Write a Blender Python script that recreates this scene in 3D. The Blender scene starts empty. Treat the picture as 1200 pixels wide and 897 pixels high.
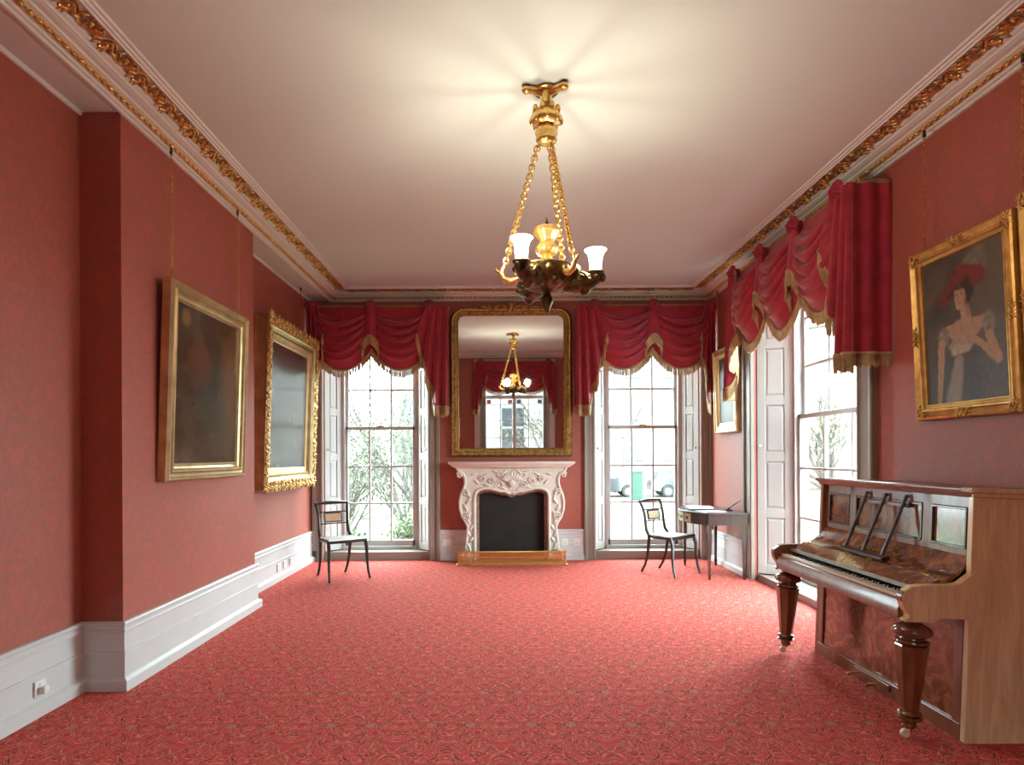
import bpy, math, random
from math import sin, cos, pi, radians, sqrt, atan2
from mathutils import Vector, Matrix, noise
random.seed(7)
S = bpy.context.scene
COL = S.collection

# ---------------------------------------------------------------- camera, world, exposure
cam = bpy.data.objects.new('camera', bpy.data.cameras.new('camera')); COL.objects.link(cam)
cam.data.sensor_width = 36.0
cam.data.lens = 740 / 1200 * 36
cam.data.shift_x = (600 - 585.7) / 1200
cam.data.shift_y = (534.8 - 448.5) / 1200
cam.data.clip_start = .05; cam.data.clip_end = 400
_r = .0051
cam.matrix_world = Matrix(((cos(_r), sin(_r), 0, 0), (0, 0, -1, 0), (-sin(_r), cos(_r), 0, 1.4), (0, 0, 0, 1)))
S.camera = cam
W = bpy.data.worlds.new('overcast_sky'); S.world = W; W.use_nodes = True
bg = W.node_tree.nodes['Background']
bg.inputs[0].default_value = (.75, .92, .96, 1); bg.inputs[1].default_value = 29.0
S.view_settings.view_transform = 'Standard'; S.view_settings.look = 'None'
S.view_settings.gamma = 1; S.view_settings.use_curve_mapping = False
S.view_settings.exposure = 0.22
LAMP_POWER = 24.0
S.cycles.max_bounces = 10; S.cycles.diffuse_bounces = 6; S.cycles.transparent_max_bounces = 16
S.cycles.caustics_reflective = False; S.cycles.caustics_refractive = False
S.cycles.sample_clamp_indirect = 6
S.cycles.use_denoising = True

# ---------------------------------------------------------------- room dimensions (metres)
XL, XB, XR, D, YF = -2.54, -2.29, 2.84, 8.51, -.75
Y0, Y1 = 3.83, 5.89
ZT, ZC = 3.50, 3.606

# daylight portals in the window openings (they only guide sampling of the sky)
def portal(loc, rot, sx, sy):
    l = bpy.data.lights.new('window_portal', 'AREA'); l.shape = 'RECTANGLE'; l.size = sx; l.size_y = sy
    l.cycles.is_portal = True
    o = bpy.data.objects.new('window_portal', l); o.location = loc; o.rotation_euler = rot; COL.objects.link(o)
portal((-1.667, D + .45, 1.76), (radians(-90), 0, 0), 1.1, 3.3)
portal((2.003, D + .45, 1.76), (radians(-90), 0, 0), 1.1, 3.3)
portal((XR + .5, 6.0, 1.76), (radians(90), 0, radians(90)), 1.8, 3.3)
portal((.42, YF - .5, 1.7), (radians(90), 0, 0), 1.8, 3.2)

# ---------------------------------------------------------------- helpers
class MB:
    def __init__(s): s.v = []; s.f = []
    def quad(s, *p):
        n = len(s.v); s.v += [tuple(q) for q in p]; s.f.append(tuple(range(n, n + len(p)))); return s
    def box(s, a, b, m=None):
        n = len(s.v)
        x0, y0, z0 = [min(i, j) for i, j in zip(a, b)]; x1, y1, z1 = [max(i, j) for i, j in zip(a, b)]
        p = [(x0, y0, z0), (x1, y0, z0), (x1, y1, z0), (x0, y1, z0), (x0, y0, z1), (x1, y0, z1), (x1, y1, z1), (x0, y1, z1)]
        if m is not None: p = [tuple(m @ Vector(q)) for q in p]
        s.v += p
        s.f += [tuple(n + i for i in q) for q in ((0, 3, 2, 1), (4, 5, 6, 7), (0, 1, 5, 4), (1, 2, 6, 5), (2, 3, 7, 6), (3, 0, 4, 7))]
        return s
    def grid(s, nu, nv, fn, closeu=False, closev=False, flip=False):
        n = len(s.v); NU = nu if closeu else nu + 1; NV = nv if closev else nv + 1
        for j in range(NV):
            for i in range(NU): s.v.append(tuple(fn(i / nu, j / nv)))
        for j in range(nv):
            for i in range(nu):
                a = n + j * NU + i; b = n + j * NU + (i + 1) % NU
                c = n + ((j + 1) % NV) * NU + (i + 1) % NU; d = n + ((j + 1) % NV) * NU + i
                s.f.append((a, d, c, b) if flip else (a, b, c, d))
        return s
    def lathe(s, prof, c=(0, 0, 0), seg=20, ax='z', m=None, sq=None, rot0=0):
        n = len(s.v); c = Vector(c)
        for r, z in prof:
            for i in range(seg):
                a = 2 * pi * i / seg + rot0; rr = max(r, 1e-4)
                if sq: rr *= sq(a, z)
                p = Vector((rr * cos(a), rr * sin(a), z))
                if ax == 'y': p = Vector((p.x, -p.z, p.y))
                if ax == 'x': p = Vector((p.z, p.y, -p.x))
                if m is not None: p = m @ p
                s.v.append(tuple(p + c))
        for j in range(len(prof) - 1):
            for i in range(seg):
                a = n + j * seg + i; b = n + j * seg + (i + 1) % seg
                s.f.append((a, b, b + seg, a + seg))
        s.f.append(tuple(n + i for i in reversed(range(seg)))); k = n + (len(prof) - 1) * seg
        s.f.append(tuple(k + i for i in range(seg)))
        return s
    def tube(s, pts, rad, seg=8, flat=None, cap=True):
        pts = [Vector(p) for p in pts]; n = len(s.v); N = len(pts)
        if not hasattr(rad, '__len__'): rad = [rad] * N
        t0 = (pts[1] - pts[0]).normalized()
        up = Vector((0, 0, 1)) if abs(t0.z) < .9 else Vector((1, 0, 0))
        if flat is not None: up = Vector(flat[0])
        for i, p in enumerate(pts):
            t = (pts[min(i + 1, N - 1)] - pts[max(i - 1, 0)])
            t = t.normalized() if t.length > 1e-9 else t0
            a = t.cross(up)
            a = a.normalized() if a.length > 1e-6 else t.orthogonal().normalized()
            b = a.cross(t).normalized()
            if flat is None: up = b
            for k in range(seg):
                w = 2 * pi * k / seg + (pi / 4 if seg == 4 else 0)
                q = p + a * cos(w) * rad[i] + b * sin(w) * rad[i] * (flat[1] if flat is not None else 1)
                s.v.append(tuple(q))
        for j in range(N - 1):
            for k in range(seg):
                a = n + j * seg + k; b = n + j * seg + (k + 1) % seg
                s.f.append((a, b, b + seg, a + seg))
        if cap:
            s.f.append(tuple(n + k for k in reversed(range(seg)))); e = n + (N - 1) * seg
            s.f.append(tuple(e + k for k in range(seg)))
        return s
    def ell(s, c, r, seg=8, rings=5, m=None):
        n = len(s.v); c = Vector(c)
        def P(th, ph):
            p = Vector((r[0] * sin(th) * cos(ph), r[1] * sin(th) * sin(ph), r[2] * cos(th)))
            if m is not None: p = m @ p
            return tuple(p + c)
        s.v.append(P(0, 0))
        for j in range(1, rings):
            for i in range(seg): s.v.append(P(pi * j / rings, 2 * pi * i / seg))
        s.v.append(P(pi, 0)); last = len(s.v) - 1
        for i in range(seg):
            k = (i + 1) % seg
            s.f.append((n, n + 1 + i, n + 1 + k))
            for j in range(rings - 2):
                a = n + 1 + j * seg
                s.f.append((a + i, a + seg + i, a + seg + k, a + k))
            a = n + 1 + (rings - 2) * seg
            s.f.append((a + i, last, a + k))
        return s
    def torus(s, c, R, r, m=None, seg=12, rs=5, sy=1.0):
        c = Vector(c)
        def P(u, v):
            p = Vector(((R + r * cos(2 * pi * v)) * cos(2 * pi * u), (R + r * cos(2 * pi * v)) * sin(2 * pi * u) * sy, r * sin(2 * pi * v)))
            if m is not None: p = m @ p
            return p + c
        return s.grid(seg, rs, P, True, True)
    def prism(s, poly, fa, fb):
        """poly: 2-D points; fa / fb map (p, q) to the two end caps"""
        n = len(s.v); N = len(poly)
        s.v += [tuple(fa(*p)) for p in poly] + [tuple(fb(*p)) for p in poly]
        s.f.append(tuple(n + i for i in reversed(range(N)))); s.f.append(tuple(n + N + i for i in range(N)))
        for i in range(N):
            k = (i + 1) % N; s.f.append((n + i, n + k, n + N + k, n + N + i))
        return s
    def sweep(s, prof, path, closed=False):
        """prof: (a, z) list; path(a) -> list of (x, y) points offset by a"""
        n = len(s.v); M_ = len(path(0))
        for a, z in prof:
            for x, y in path(a): s.v.append((x, y, z))
        for j in range(len(prof) - 1):
            for i in range(M_ if closed else M_ - 1):
                k = (i + 1) % M_; a = n + j * M_
                s.f.append((a + i, a + k, a + M_ + k, a + M_ + i))
        return s
    def mesh(s, name, mat, smooth=35):
        me = bpy.data.meshes.new(name); me.from_pydata(s.v, [], s.f); me.validate(); me.update()
        import bmesh
        bm = bmesh.new(); bm.from_mesh(me); bmesh.ops.recalc_face_normals(bm, faces=bm.faces); bm.to_mesh(me); bm.free()
        if smooth:
            me.polygons.foreach_set('use_smooth', [True] * len(me.polygons))
            me.set_sharp_from_angle(angle=radians(smooth))
        me.materials.append(mat); return me
    def build(s, name, mat, parent=None, smooth=35, bevel=0, loc=None, rot=None, label=None, kind=None):
        o = bpy.data.objects.new(name, s.mesh(name, mat, smooth)); COL.objects.link(o)
        if parent is not None: o.parent = parent
        if loc: o.location = loc
        if rot: o.rotation_euler = rot
        if bevel:
            m = o.modifiers.new('bevel', 'BEVEL'); m.width = bevel; m.segments = 2; m.limit_method = 'ANGLE'
        if label: o['label'] = label
        if kind: o['kind'] = kind
        return o
def inst(name, me, parent, loc=None, mat=None, rot=None):
    o = bpy.data.objects.new(name, me); COL.objects.link(o); o.parent = parent
    if mat is not None: o.matrix_local = mat
    if loc is not None: o.location = loc
    if rot is not None: o.rotation_euler = rot
    return o
def tag(o, label, cat, group=None):
    o['label'] = label; o['category'] = cat
    if group: o['group'] = group
    return o
def thing(name, label=None, cat=None, loc=(0, 0, 0), rot=(0, 0, 0), group=None, kind=None):
    o = bpy.data.objects.new(name, None); COL.objects.link(o); o.location = loc; o.rotation_euler = rot
    o.empty_display_size = .05
    if label: o['label'] = label
    if cat: o['category'] = cat
    if group: o['group'] = group
    if kind: o['kind'] = kind
    return o
def copy_tree(o, parent=None):
    c = o.copy(); COL.objects.link(c); c.parent = parent
    for ch in list(o.children): copy_tree(ch, c)
    return c
def T(x, y, z): return Matrix.Translation((x, y, z))
def RZ(a): return Matrix.Rotation(a, 4, 'Z')
def RX(a): return Matrix.Rotation(a, 4, 'X')
def RY(a): return Matrix.Rotation(a, 4, 'Y')
def ss(a, b, x):
    t = min(1, max(0, (x - a) / (b - a))); return t * t * (3 - 2 * t)
def lerp(a, b, t): return a + (b - a) * t

# ---------------------------------------------------------------- materials
class NT:
    def __init__(s, name):
        m = bpy.data.materials.new(name); m.use_nodes = True; s.m = m; s.t = m.node_tree
        s.b = s.t.nodes['Principled BSDF']; s.pos_ = None
    def n(s, ty, **k):
        o = s.t.nodes.new(ty)
        for a, b in k.items(): setattr(o, a, b)
        return o
    def l(s, a, b): s.t.links.new(a, b)
    def val(s, sock, v):
        if hasattr(v, 'is_output'): s.l(v, sock)
        else: sock.default_value = v
    def math(s, op, a, b=0.0, c=0.0):
        o = s.n('ShaderNodeMath', operation=op); s.val(o.inputs[0], a); s.val(o.inputs[1], b)
        s.val(o.inputs[2], c); return o.outputs[0]
    def mix(s, f, a, b, mode='MIX'):
        o = s.n('ShaderNodeMix', data_type='RGBA', blend_type=mode); s.val(o.inputs[0], f)
        for i, c in ((6, a), (7, b)): s.val(o.inputs[i], c if hasattr(c, 'is_output') else (*c, 1)[:4])
        return o.outputs[2]
    def pos(s, obj=False):
        if obj: return s.n('ShaderNodeTexCoord').outputs['Object']
        return s.n('ShaderNodeNewGeometry').outputs['Position']
    def noise(s, vec, scale, detail=3, rough=.55, dist=0, w=None):
        o = s.n('ShaderNodeTexNoise')
        if w is not None: o.noise_dimensions = '4D'; s.val(o.inputs['W'], w)
        if vec is not None: s.l(vec, o.inputs['Vector'])
        o.inputs['Scale'].default_value = scale; o.inputs['Detail'].default_value = detail
        o.inputs['Roughness'].default_value = rough; o.inputs['Distortion'].default_value = dist
        return o.outputs['Fac']
    def ramp(s, f, stops):
        o = s.n('ShaderNodeValToRGB'); e = o.color_ramp.elements
        while len(e) < len(stops): e.new(.5)
        for i, (p, c) in enumerate(stops): e[i].position = p; e[i].color = (*c, 1) if len(c) == 3 else c
        s.l(f, o.inputs[0]); return o.outputs[0]
    def xyz(s, vec):
        o = s.n('ShaderNodeSeparateXYZ'); s.l(vec, o.inputs[0]); return o.outputs
    def comb(s, x, y, z):
        o = s.n('ShaderNodeCombineXYZ'); s.val(o.inputs[0], x); s.val(o.inputs[1], y); s.val(o.inputs[2], z); return o.outputs[0]
    def mapv(s, vec, scale):
        o = s.n('ShaderNodeMapping'); s.l(vec, o.inputs[0]); o.inputs['Scale'].default_value = scale; return o.outputs[0]
    def bump(s, h, strength=.3, dist=.01):
        o = s.n('ShaderNodeBump'); o.inputs['Strength'].default_value = strength; o.inputs['Distance'].default_value = dist
        s.l(h, o.inputs['Height']); s.l(o.outputs[0], s.b.inputs['Normal'])
    def color(s, c): s.val(s.b.inputs['Base Color'], c if hasattr(c, 'is_output') else (*c, 1)[:4])
    def set(s, rough=.5, metal=0, spec=None, coat=None):
        s.b.inputs['Roughness'].default_value = rough; s.b.inputs['Metallic'].default_value = metal
        if spec is not None: s.b.inputs['Specular IOR Level'].default_value = spec
        if coat is not None: s.b.inputs['Coat Weight'].default_value = coat; s.b.inputs['Coat Roughness'].default_value = .08
        return s.m

def plain(name, c, rough=.5, metal=0, var=.12, scale=12, bump=0, coat=None, spec=None, obj=True):
    t = NT(name); p = t.pos(obj); f = t.noise(p, scale, 3)
    d = tuple(max(0, x * (1 - var)) for x in c); e = tuple(min(1, x * (1 + var)) for x in c)
    t.color(t.ramp(f, [(.3, d), (.7, e)]))
    if bump: t.bump(t.noise(p, scale * 4, 4), bump, .004)
    return t.set(rough, metal, spec, coat)

def damask(t, u, v, P, Q):
    """coordinates with the mirror and half-drop symmetry of a woven damask"""
    a = t.math('MULTIPLY', u, 2 * pi / P); b = t.math('MULTIPLY', v, 2 * pi / Q)
    cu = t.math('COSINE', a); cv = t.math('COSINE', b); sv = t.math('SINE', b)
    vec = t.comb(t.math('MULTIPLY', cu, cv), t.math('MULTIPLY', cu, sv), t.math('COSINE', t.math('MULTIPLY', b, 2.0)))
    w = t.math('SINE', t.math('MULTIPLY', b, 2.0))
    w2 = t.math('ADD', w, t.math('MULTIPLY', t.math('COSINE', t.math('MULTIPLY', a, 2.0)), .8))
    return vec, w2

def m_wallpaper():
    t = NT('red_damask_wallpaper'); x, y, z = t.xyz(t.pos())
    vec, w = damask(t, t.math('ADD', x, y), z, .52, .74)
    n = t.noise(vec, .9, 2, .55, .3, w)
    pat = t.math('SMOOTHSTEP' if False else 'MULTIPLY', n, 1.0)
    c = t.ramp(pat, [(.38, (.41, .097, .072)), (.47, (.325, .102, .064)), (.53, (.325, .102, .064)), (.60, (.42, .099, .074))])
    fine = t.noise(t.mapv(t.pos(), (90, 90, 14)), 1.0, 2)
    c = t.mix(.18, c, t.ramp(fine, [(.35, (.26, .06, .05)), (.65, (.46, .11, .095))]))
    t.color(c); t.bump(fine, .05, .002)
    return t.set(.5, 0, .5)

def m_carpet():
    t = NT('red_paisley_carpet'); x, y, z = t.xyz(t.pos())
    vec, w = damask(t, x, y, .52, .9)
    n = t.noise(vec, .95, 1.0, .5, .15, w)
    n2 = t.noise(vec, 1.55, 1.0, .5, .2, t.math('ADD', w, 7.3))
    base = t.ramp(n, [(.33, (.12, .010, .018)), (.37, (.54, .05, .06)), (.45, (.58, .064, .072)), (.462, (.15, .011, .02)), (.508, (.17, .014, .022)), (.522, (.56, .058, .066)), (.62, (.61, .074, .082))])
    flower = t.ramp(n2, [(.37, (.14, .012, .02)), (.42, (.61, .078, .084)), (.58, (.57, .06, .068)), (.64, (.22, .018, .03))])
    c = t.mix(.40, base, flower)
    def contour(v, k, w0, w1):
        f = t.math('ABSOLUTE', t.math('SUBTRACT', t.math('FRACT', t.math('MULTIPLY', v, k)), .5))
        return t.ramp(f, [(w0, (1, 1, 1)), (w1, (0, 0, 0))])
    lm = contour(n, 9.0, .06, .10); lm2 = contour(n2, 8.0, .06, .10)
    dots = t.n('ShaderNodeTexVoronoi'); t.l(t.pos(), dots.inputs['Vector']); dots.inputs['Scale'].default_value = 75
    dm = t.ramp(dots.outputs['Distance'], [(.20, (1, 1, 1)), (.36, (0, 0, 0))])
    pick = t.ramp(n, [(.40, (0, 0, 0)), (.44, (1, 1, 1)), (.50, (1, 1, 1)), (.54, (0, 0, 0))])
    brk = t.ramp(t.noise(t.pos(), 60, 1), [(.38, (.35, .35, .35)), (.55, (1, 1, 1))])
    c = t.mix(t.math('MULTIPLY', t.math('MULTIPLY', lm, brk), .75), c, (.78, .37, .17))
    c = t.mix(t.math('MULTIPLY', t.math('MULTIPLY', lm2, brk), .50), c, (.76, .34, .19))
    c = t.mix(t.math('MULTIPLY', t.math('MULTIPLY', dm, pick), .6), c, (.66, .36, .18))
    sp = t.ramp(n2, [(.655, (0, 0, 0)), (.68, (1, 1, 1))])
    c = t.mix(t.math('MULTIPLY', sp, .45), c, (.50, .30, .14))
    pile = t.noise(t.pos(), 420, 2, .6)
    c = t.mix(.12, c, t.ramp(pile, [(.3, (.13, .01, .015)), (.7, (.62, .14, .13))]))
    t.color(c); t.bump(pile, .35, .004)
    return t.set(.95, 0, .1)

def m_wood(name, dark, light, scale=1.0, burl=0.0, rough=.3, coat=.4, stretch=(1, 1, .15), obj=True):
    t = NT(name); p = t.pos(obj)
    g = t.noise(t.mapv(p, tuple(14 * scale * k for k in stretch)), 1.0, 5, .6, 1.2)
    c = t.ramp(g, [(.30, dark), (.52, tuple((a + b) / 2 for a, b in zip(dark, light))), (.70, light)])
    if burl:
        b = t.noise(p, 5 * scale, 6, .65, 2.5)
        c = t.mix(burl, c, t.ramp(b, [(.32, tuple(x * .35 for x in dark)), (.48, dark), (.62, light), (.75, tuple(x * .8 for x in dark))]))
    t.color(c)
    return t.set(rough, 0, .5, coat)

def m_gold(name, a, b, rough=.32, scale=25, bump=.4):
    t = NT(name); p = t.pos(True); n = t.noise(p, scale, 4)
    t.color(t.ramp(n, [(.32, a), (.68, b)])); t.bump(t.noise(p, scale * 3, 4), bump, .004)
    return t.set(rough, .85)

def m_glass(name='window_glass', tint=(.97, .985, .98), refl=.05):
    t = NT(name); nt = t.t; nt.nodes.remove(t.b)
    tr = t.n('ShaderNodeBsdfTransparent'); tr.inputs[0].default_value = (*tint, 1)
    gl = t.n('ShaderNodeBsdfGlossy'); gl.inputs['Roughness'].default_value = .02
    mx = t.n('ShaderNodeMixShader'); mx.inputs[0].default_value = refl
    t.l(tr.outputs[0], mx.inputs[1]); t.l(gl.outputs[0], mx.inputs[2])
    t.l(mx.outputs[0], nt.nodes['Material Output'].inputs[0]); return t.m

def m_emit(name, c, s):
    t = NT(name); t.color((.9, .85, .75)); t.b.inputs['Emission Color'].default_value = (*c, 1)
    t.b.inputs['Emission Strength'].default_value = s; return t.set(.4)

def m_shade():
    t = NT('frosted_lamp_glass'); nt = t.t; nt.nodes.remove(t.b)
    a = t.n('ShaderNodeBsdfTranslucent'); a.inputs[0].default_value = (1, .93, .82, 1)
    d = t.n('ShaderNodeBsdfTransparent'); d.inputs[0].default_value = (1, .97, .92, 1)
    m1 = t.n('ShaderNodeMixShader'); m1.inputs[0].default_value = .55
    t.l(a.outputs[0], m1.inputs[1]); t.l(d.outputs[0], m1.inputs[2])
    e = t.n('ShaderNodeEmission'); e.inputs[0].default_value = (1, .88, .66, 1); e.inputs[1].default_value = .6
    ad = t.n('ShaderNodeAddShader'); t.l(m1.outputs[0], ad.inputs[0]); t.l(e.outputs[0], ad.inputs[1])
    t.l(ad.outputs[0], nt.nodes['Material Output'].inputs[0]); return t.m

def m_cloth(name, a, b, rough=.6, sheen=.3):
    t = NT(name); p = t.pos(True); n = t.noise(p, 9, 4, .6, .5); f = t.noise(p, 160, 2)
    c = t.ramp(n, [(.35, a), (.65, b)]); c = t.mix(.15, c, t.ramp(f, [(.3, tuple(x * .5 for x in a)), (.7, b)]))
    t.color(c); t.bump(f, .12, .002)
    t.b.inputs['Sheen Weight'].default_value = sheen
    return t.set(rough, 0, .4)

def m_vcol(name, rough=.22, spec=.5, attr='paint'):
    t = NT(name); a = t.n('ShaderNodeAttribute', attribute_name=attr)
    f = t.noise(t.pos(True), 60, 4)
    c = t.mix(.12, a.outputs['Color'], t.ramp(f, [(.3, (.02, .016, .012)), (.7, (.12, .1, .08))]))
    t.color(c); t.bump(t.noise(t.pos(True), 180, 3), .04, .002)
    return t.set(rough, 0, spec)

WALLPAPER = m_wallpaper(); CARPET = m_carpet()
WHITE = plain('white_gloss_paint', (.61, .615, .61), .35, var=.03, scale=5)
STONEPAINT = plain('stone_grey_paint', (.27, .235, .195), .4, var=.04, scale=5)
SHUTTERPAINT = plain('pale_grey_paint', (.50, .49, .475), .4, var=.03, scale=5)
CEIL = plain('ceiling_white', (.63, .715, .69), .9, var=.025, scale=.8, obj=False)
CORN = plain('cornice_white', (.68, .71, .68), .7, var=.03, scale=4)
CREAM = plain('cornice_cream', (.66, .55, .34), .6, var=.06, scale=8)
GILT = m_gold('gilt_ornament', (.42, .22, .06), (.86, .56, .20), .34)
FRAMEGOLD = m_gold('frame_gold', (.46, .33, .16), (.66, .50, .28), .38, 9, .12)
FRAMEWARM = m_gold('frame_warm_gold', (.46, .25, .07), (.72, .45, .15), .42, 14, .2)
FRAMEDEEP = m_gold('frame_side_gold', (.44, .25, .06), (.58, .35, .10), .42, 9, .12)
FRAMEPALE = m_gold('frame_pale_gold', (.72, .54, .28), (.88, .70, .42), .4, 9, .12)
MIRRORGOLD = m_gold('mirror_frame_gold', (.20, .11, .035), (.50, .31, .10), .42)
BRASS = m_gold('polished_brass', (.62, .38, .10), (.95, .66, .24), .22, 30, .2)
BRONZE = m_gold('aged_bronze', (.07, .05, .025), (.24, .17, .07), .42, 30, .6)
REDCLOTH = m_cloth('crimson_damask_cloth', (.30, .010, .028), (.44, .022, .05))
FRINGE = m_cloth('gold_fringe', (.30, .19, .08), (.60, .43, .21), .7)
BRAID = m_cloth('gold_braid', (.24, .13, .045), (.42, .25, .09), .6)
GLASS = m_glass()
MARBLE = plain('cream_carved_marble', (.74, .70, .62), .4, var=.08, scale=6, bump=.1)
SLIP = plain('brown_marble_slip', (.30, .18, .13), .35, var=.4, scale=30)
BLACKIRON = plain('black_fire_screen', (.009, .0065, .0055), .7, var=.5, scale=4)
SOCKETW = plain('white_plastic', (.78, .78, .76), .35, var=.02)
BLACKP = plain('black_plastic', (.02, .02, .02), .45)
CHAIRBLK = m_wood('ebonised_wood', (.010, .007, .006), (.028, .017, .013), rough=.38, coat=.15)
CANE = plain('woven_cane', (.52, .40, .27), .7, var=.2, scale=60, bump=.3)
INLAY = m_wood('satinwood_panel', (.42, .20, .06), (.60, .33, .12), rough=.35)
SEATC = plain('pale_cane_seat', (.58, .48, .40), .7, var=.15, scale=70, bump=.3)
MAHOG = m_wood('mahogany', (.022, .009, .007), (.065, .022, .014), rough=.3, coat=.2)
WALNUT = m_wood('walnut_frame', (.15, .052, .022), (.30, .115, .048), rough=.34, coat=.25)
BURL = m_wood('burr_walnut', (.14, .045, .018), (.38, .16, .06), burl=.8, rough=.16, coat=.8)
FADED_LIT = m_wood('faded_lit_walnut', (.66, .48, .23), (.92, .73, .42), scale=1.6, rough=.35, coat=.3, stretch=(1, 1, .12))  # faded near-end walnut, colour lightened further to imitate light from behind the camera
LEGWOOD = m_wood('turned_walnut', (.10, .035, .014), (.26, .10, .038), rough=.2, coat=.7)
IVORY = plain('ivory_keys', (.74, .64, .48), .3, var=.06, scale=40)
EBONY = plain('ebony_keys', (.015, .013, .012), .3)
STEEL = plain('grey_metal', (.45, .44, .42), .3, .9)
PAPER = plain('white_paper', (.85, .84, .82), .7, var=.02)
# ================================================================ STRUCTURE
def struct(o): o['kind'] = 'structure'; return o
TH = .5
struct(MB().box((XL - TH, YF - TH, -.12), (XR + TH, D + TH, 0)).build('floor', CARPET, smooth=0))
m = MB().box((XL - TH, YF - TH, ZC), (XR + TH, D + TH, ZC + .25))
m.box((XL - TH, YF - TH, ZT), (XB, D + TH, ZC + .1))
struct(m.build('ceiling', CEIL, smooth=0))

def wall_with_holes(name, x0, x1, holes, to_world, ztop=ZC + .1):
    """holes: (a, b, z0, z1) along the wall; to_world maps (s, depth, z)"""
    m = MB(); xs = x0
    def bx(a, b, z0, z1):
        p = to_world(a, 0, z0); q = to_world(b, TH, z1); m.box(p, q)
    for a, b, z0, z1 in sorted(holes):
        bx(xs, a, 0, ztop)
        if z0 > 0: bx(a, b, 0, z0)
        bx(a, b, z1, ztop); xs = b
    bx(xs, x1, 0, ztop)
    return struct(m.build(name, WALLPAPER, smooth=0))
OPT = 3.31
CL, CR, HW = -1.667, 1.99, .71
YWR, HWR = 6.005, 1.045
XWF, HWF = .42, .98
wall_with_holes('wall_back', XL - TH, XR + TH, [(CL - HW, CL + HW, 0, OPT), (CR - HW, CR + HW, 0, OPT)], lambda s, d, z: (s, D + d, z))
wall_with_holes('wall_right', YF - TH, D, [(YWR - HWR, YWR + HWR, 0, OPT)], lambda s, d, z: (XR + d, s, z))
wall_with_holes('wall_front', XL - TH, XR + TH, [(XWF - HWF, XWF + HWF, 0, 3.3)], lambda s, d, z: (s, YF - d, z))
m = MB().box((XL - TH, YF, 0), (XL, D, ZT + .05)).box((XL, Y0, 0), (XB, Y1, ZT + .05))
struct(m.build('wall_left', WALLPAPER, smooth=0))

# ---- cornice all round (trim_1)
def loop(a): return [(XB + a, YF + a), (XB + a, D - a), (XR - a, D - a), (XR - a, YF + a)]
prof = [(0, ZT - .012), (.018, ZT - .012), (.022, ZT + .004), (.036, ZT + .006), (.042, ZT + .016), (.045, ZT + .018)]
prof_cream = [(.045, ZT + .018), (.052, ZT + .016), (.066, ZT + .022), (.085, ZT + .030), (.092, ZT + .036)]
prof2 = [(.092, ZT + .036), (.100, ZT + .034), (.106, ZT + .046), (.128, ZT + .049), (.142, ZT + .058), (.150, ZT + .057), (.158, ZT + .068), (.176, ZT + .074), (.180, ZT + .086),
         (.282, ZT + .100), (.286, ZT + .086), (.298, ZT + .082), (.306, ZT + .090), (.318, ZT + .088), (.326, ZT + .097), (.342, ZT + .096), (.350, ZT + .106), (.355, ZT + .108)]
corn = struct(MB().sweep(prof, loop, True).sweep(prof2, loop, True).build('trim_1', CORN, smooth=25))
MB().sweep(prof_cream, loop, True).build('cream_band', CREAM, corn, smooth=25)

def scroll_unit():
    m = MB(); L = .30
    pts = [(s * L, .034 * sin(2 * pi * s), 0) for s in [i / 16 for i in range(17)]]
    m.tube(pts, .007, 5)
    for cx, sg in ((L * .25, -1), (L * .75, 1)):
        sp = []
        for i in range(15):
            a = i / 14 * 2.6 * pi; r = .034 * (1 - .75 * i / 14)
            sp.append((cx + r * cos(a + pi / 2) * 1.1, sg * (.004 + r * sin(a + pi / 2)), .004 + .008 * i / 14))
        m.tube(sp, [.008 - .003 * i / 14 for i in range(15)], 5)
        m.ell((cx, sg * .004, .012), (.011, .011, .009), 6, 4)
        for k, (dx, dy, an, ln) in enumerate(((-.06, -.012, .6, .032), (-.035, -.04, 1.0, .028), (.035, -.040, 2.1, .028), (.06, -.01, 2.6, .030), (-.015, -.046, 1.4, .024), (.072, .022, .5, .026), (-.078, .02, 2.3, .024))):
            mm = RZ(an * -sg) @ RX(.35)
            m.ell((cx + dx, dy * -sg * .95, .005), (ln, .0095, .010), 6, 4, mm.to_3x3())
    return m.mesh('acanthus_scroll', GILT, 50)
SCR = scroll_unit()
BA, BZ = .231, ZT + .090                      # centre of the scroll band
tilt = atan2(.014, .102)
def place_scrolls(p0, p1, out):
    """p0 -> p1 along the run on the plan, out = unit vector from wall into the room"""
    p0 = Vector((*p0, 0)); p1 = Vector((*p1, 0)); o = Vector((*out, 0)); d = (p1 - p0); Ltot = d.length; d.normalize()
    n = max(1, round(Ltot / .30)); sc = Ltot / (n * .30)
    tt = (o * cos(tilt) + Vector((0, 0, sin(tilt)))); nn = d.cross(tt)
    flip = 1
    if nn.z > 0: nn = -nn
    for i in range(n):
        c = p0 + d * (i * .30 * sc)
        mat = Matrix(((d.x * sc, tt.x * 1.25, nn.x, c.x), (d.y * sc, tt.y * 1.25, nn.y, c.y), (d.z, tt.z * 1.25, nn.z, BZ), (0, 0, 0, 1)))
        inst('acanthus_scroll', SCR, corn, mat=mat)
place_scrolls((XB + BA, D - .30), (XB + BA, 1.6), (1, 0))
place_scrolls((XR - BA, D - .30), (XR - BA, 1.6), (-1, 0))
place_scrolls((XB + .30, D - BA), (XR - .30, D - BA), (0, -1))
m = MB()
def beads(p0, p1):
    p0 = Vector(p0); p1 = Vector(p1); L = (p1 - p0).length; n = int(L / .062); d = (p1 - p0) / n; u = d.normalized()
    rot = Matrix.Rotation(atan2(u.y, u.x), 3, 'Z')
    for i in range(n):
        c = p0 + d * (i + .5)
        m.ell(c, (.022, .015, .015), 6, 4, rot); m.ell(c + d * .5, (.006, .010, .010), 5, 3, rot)
za = ZT + .022; a_ = .070
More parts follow.
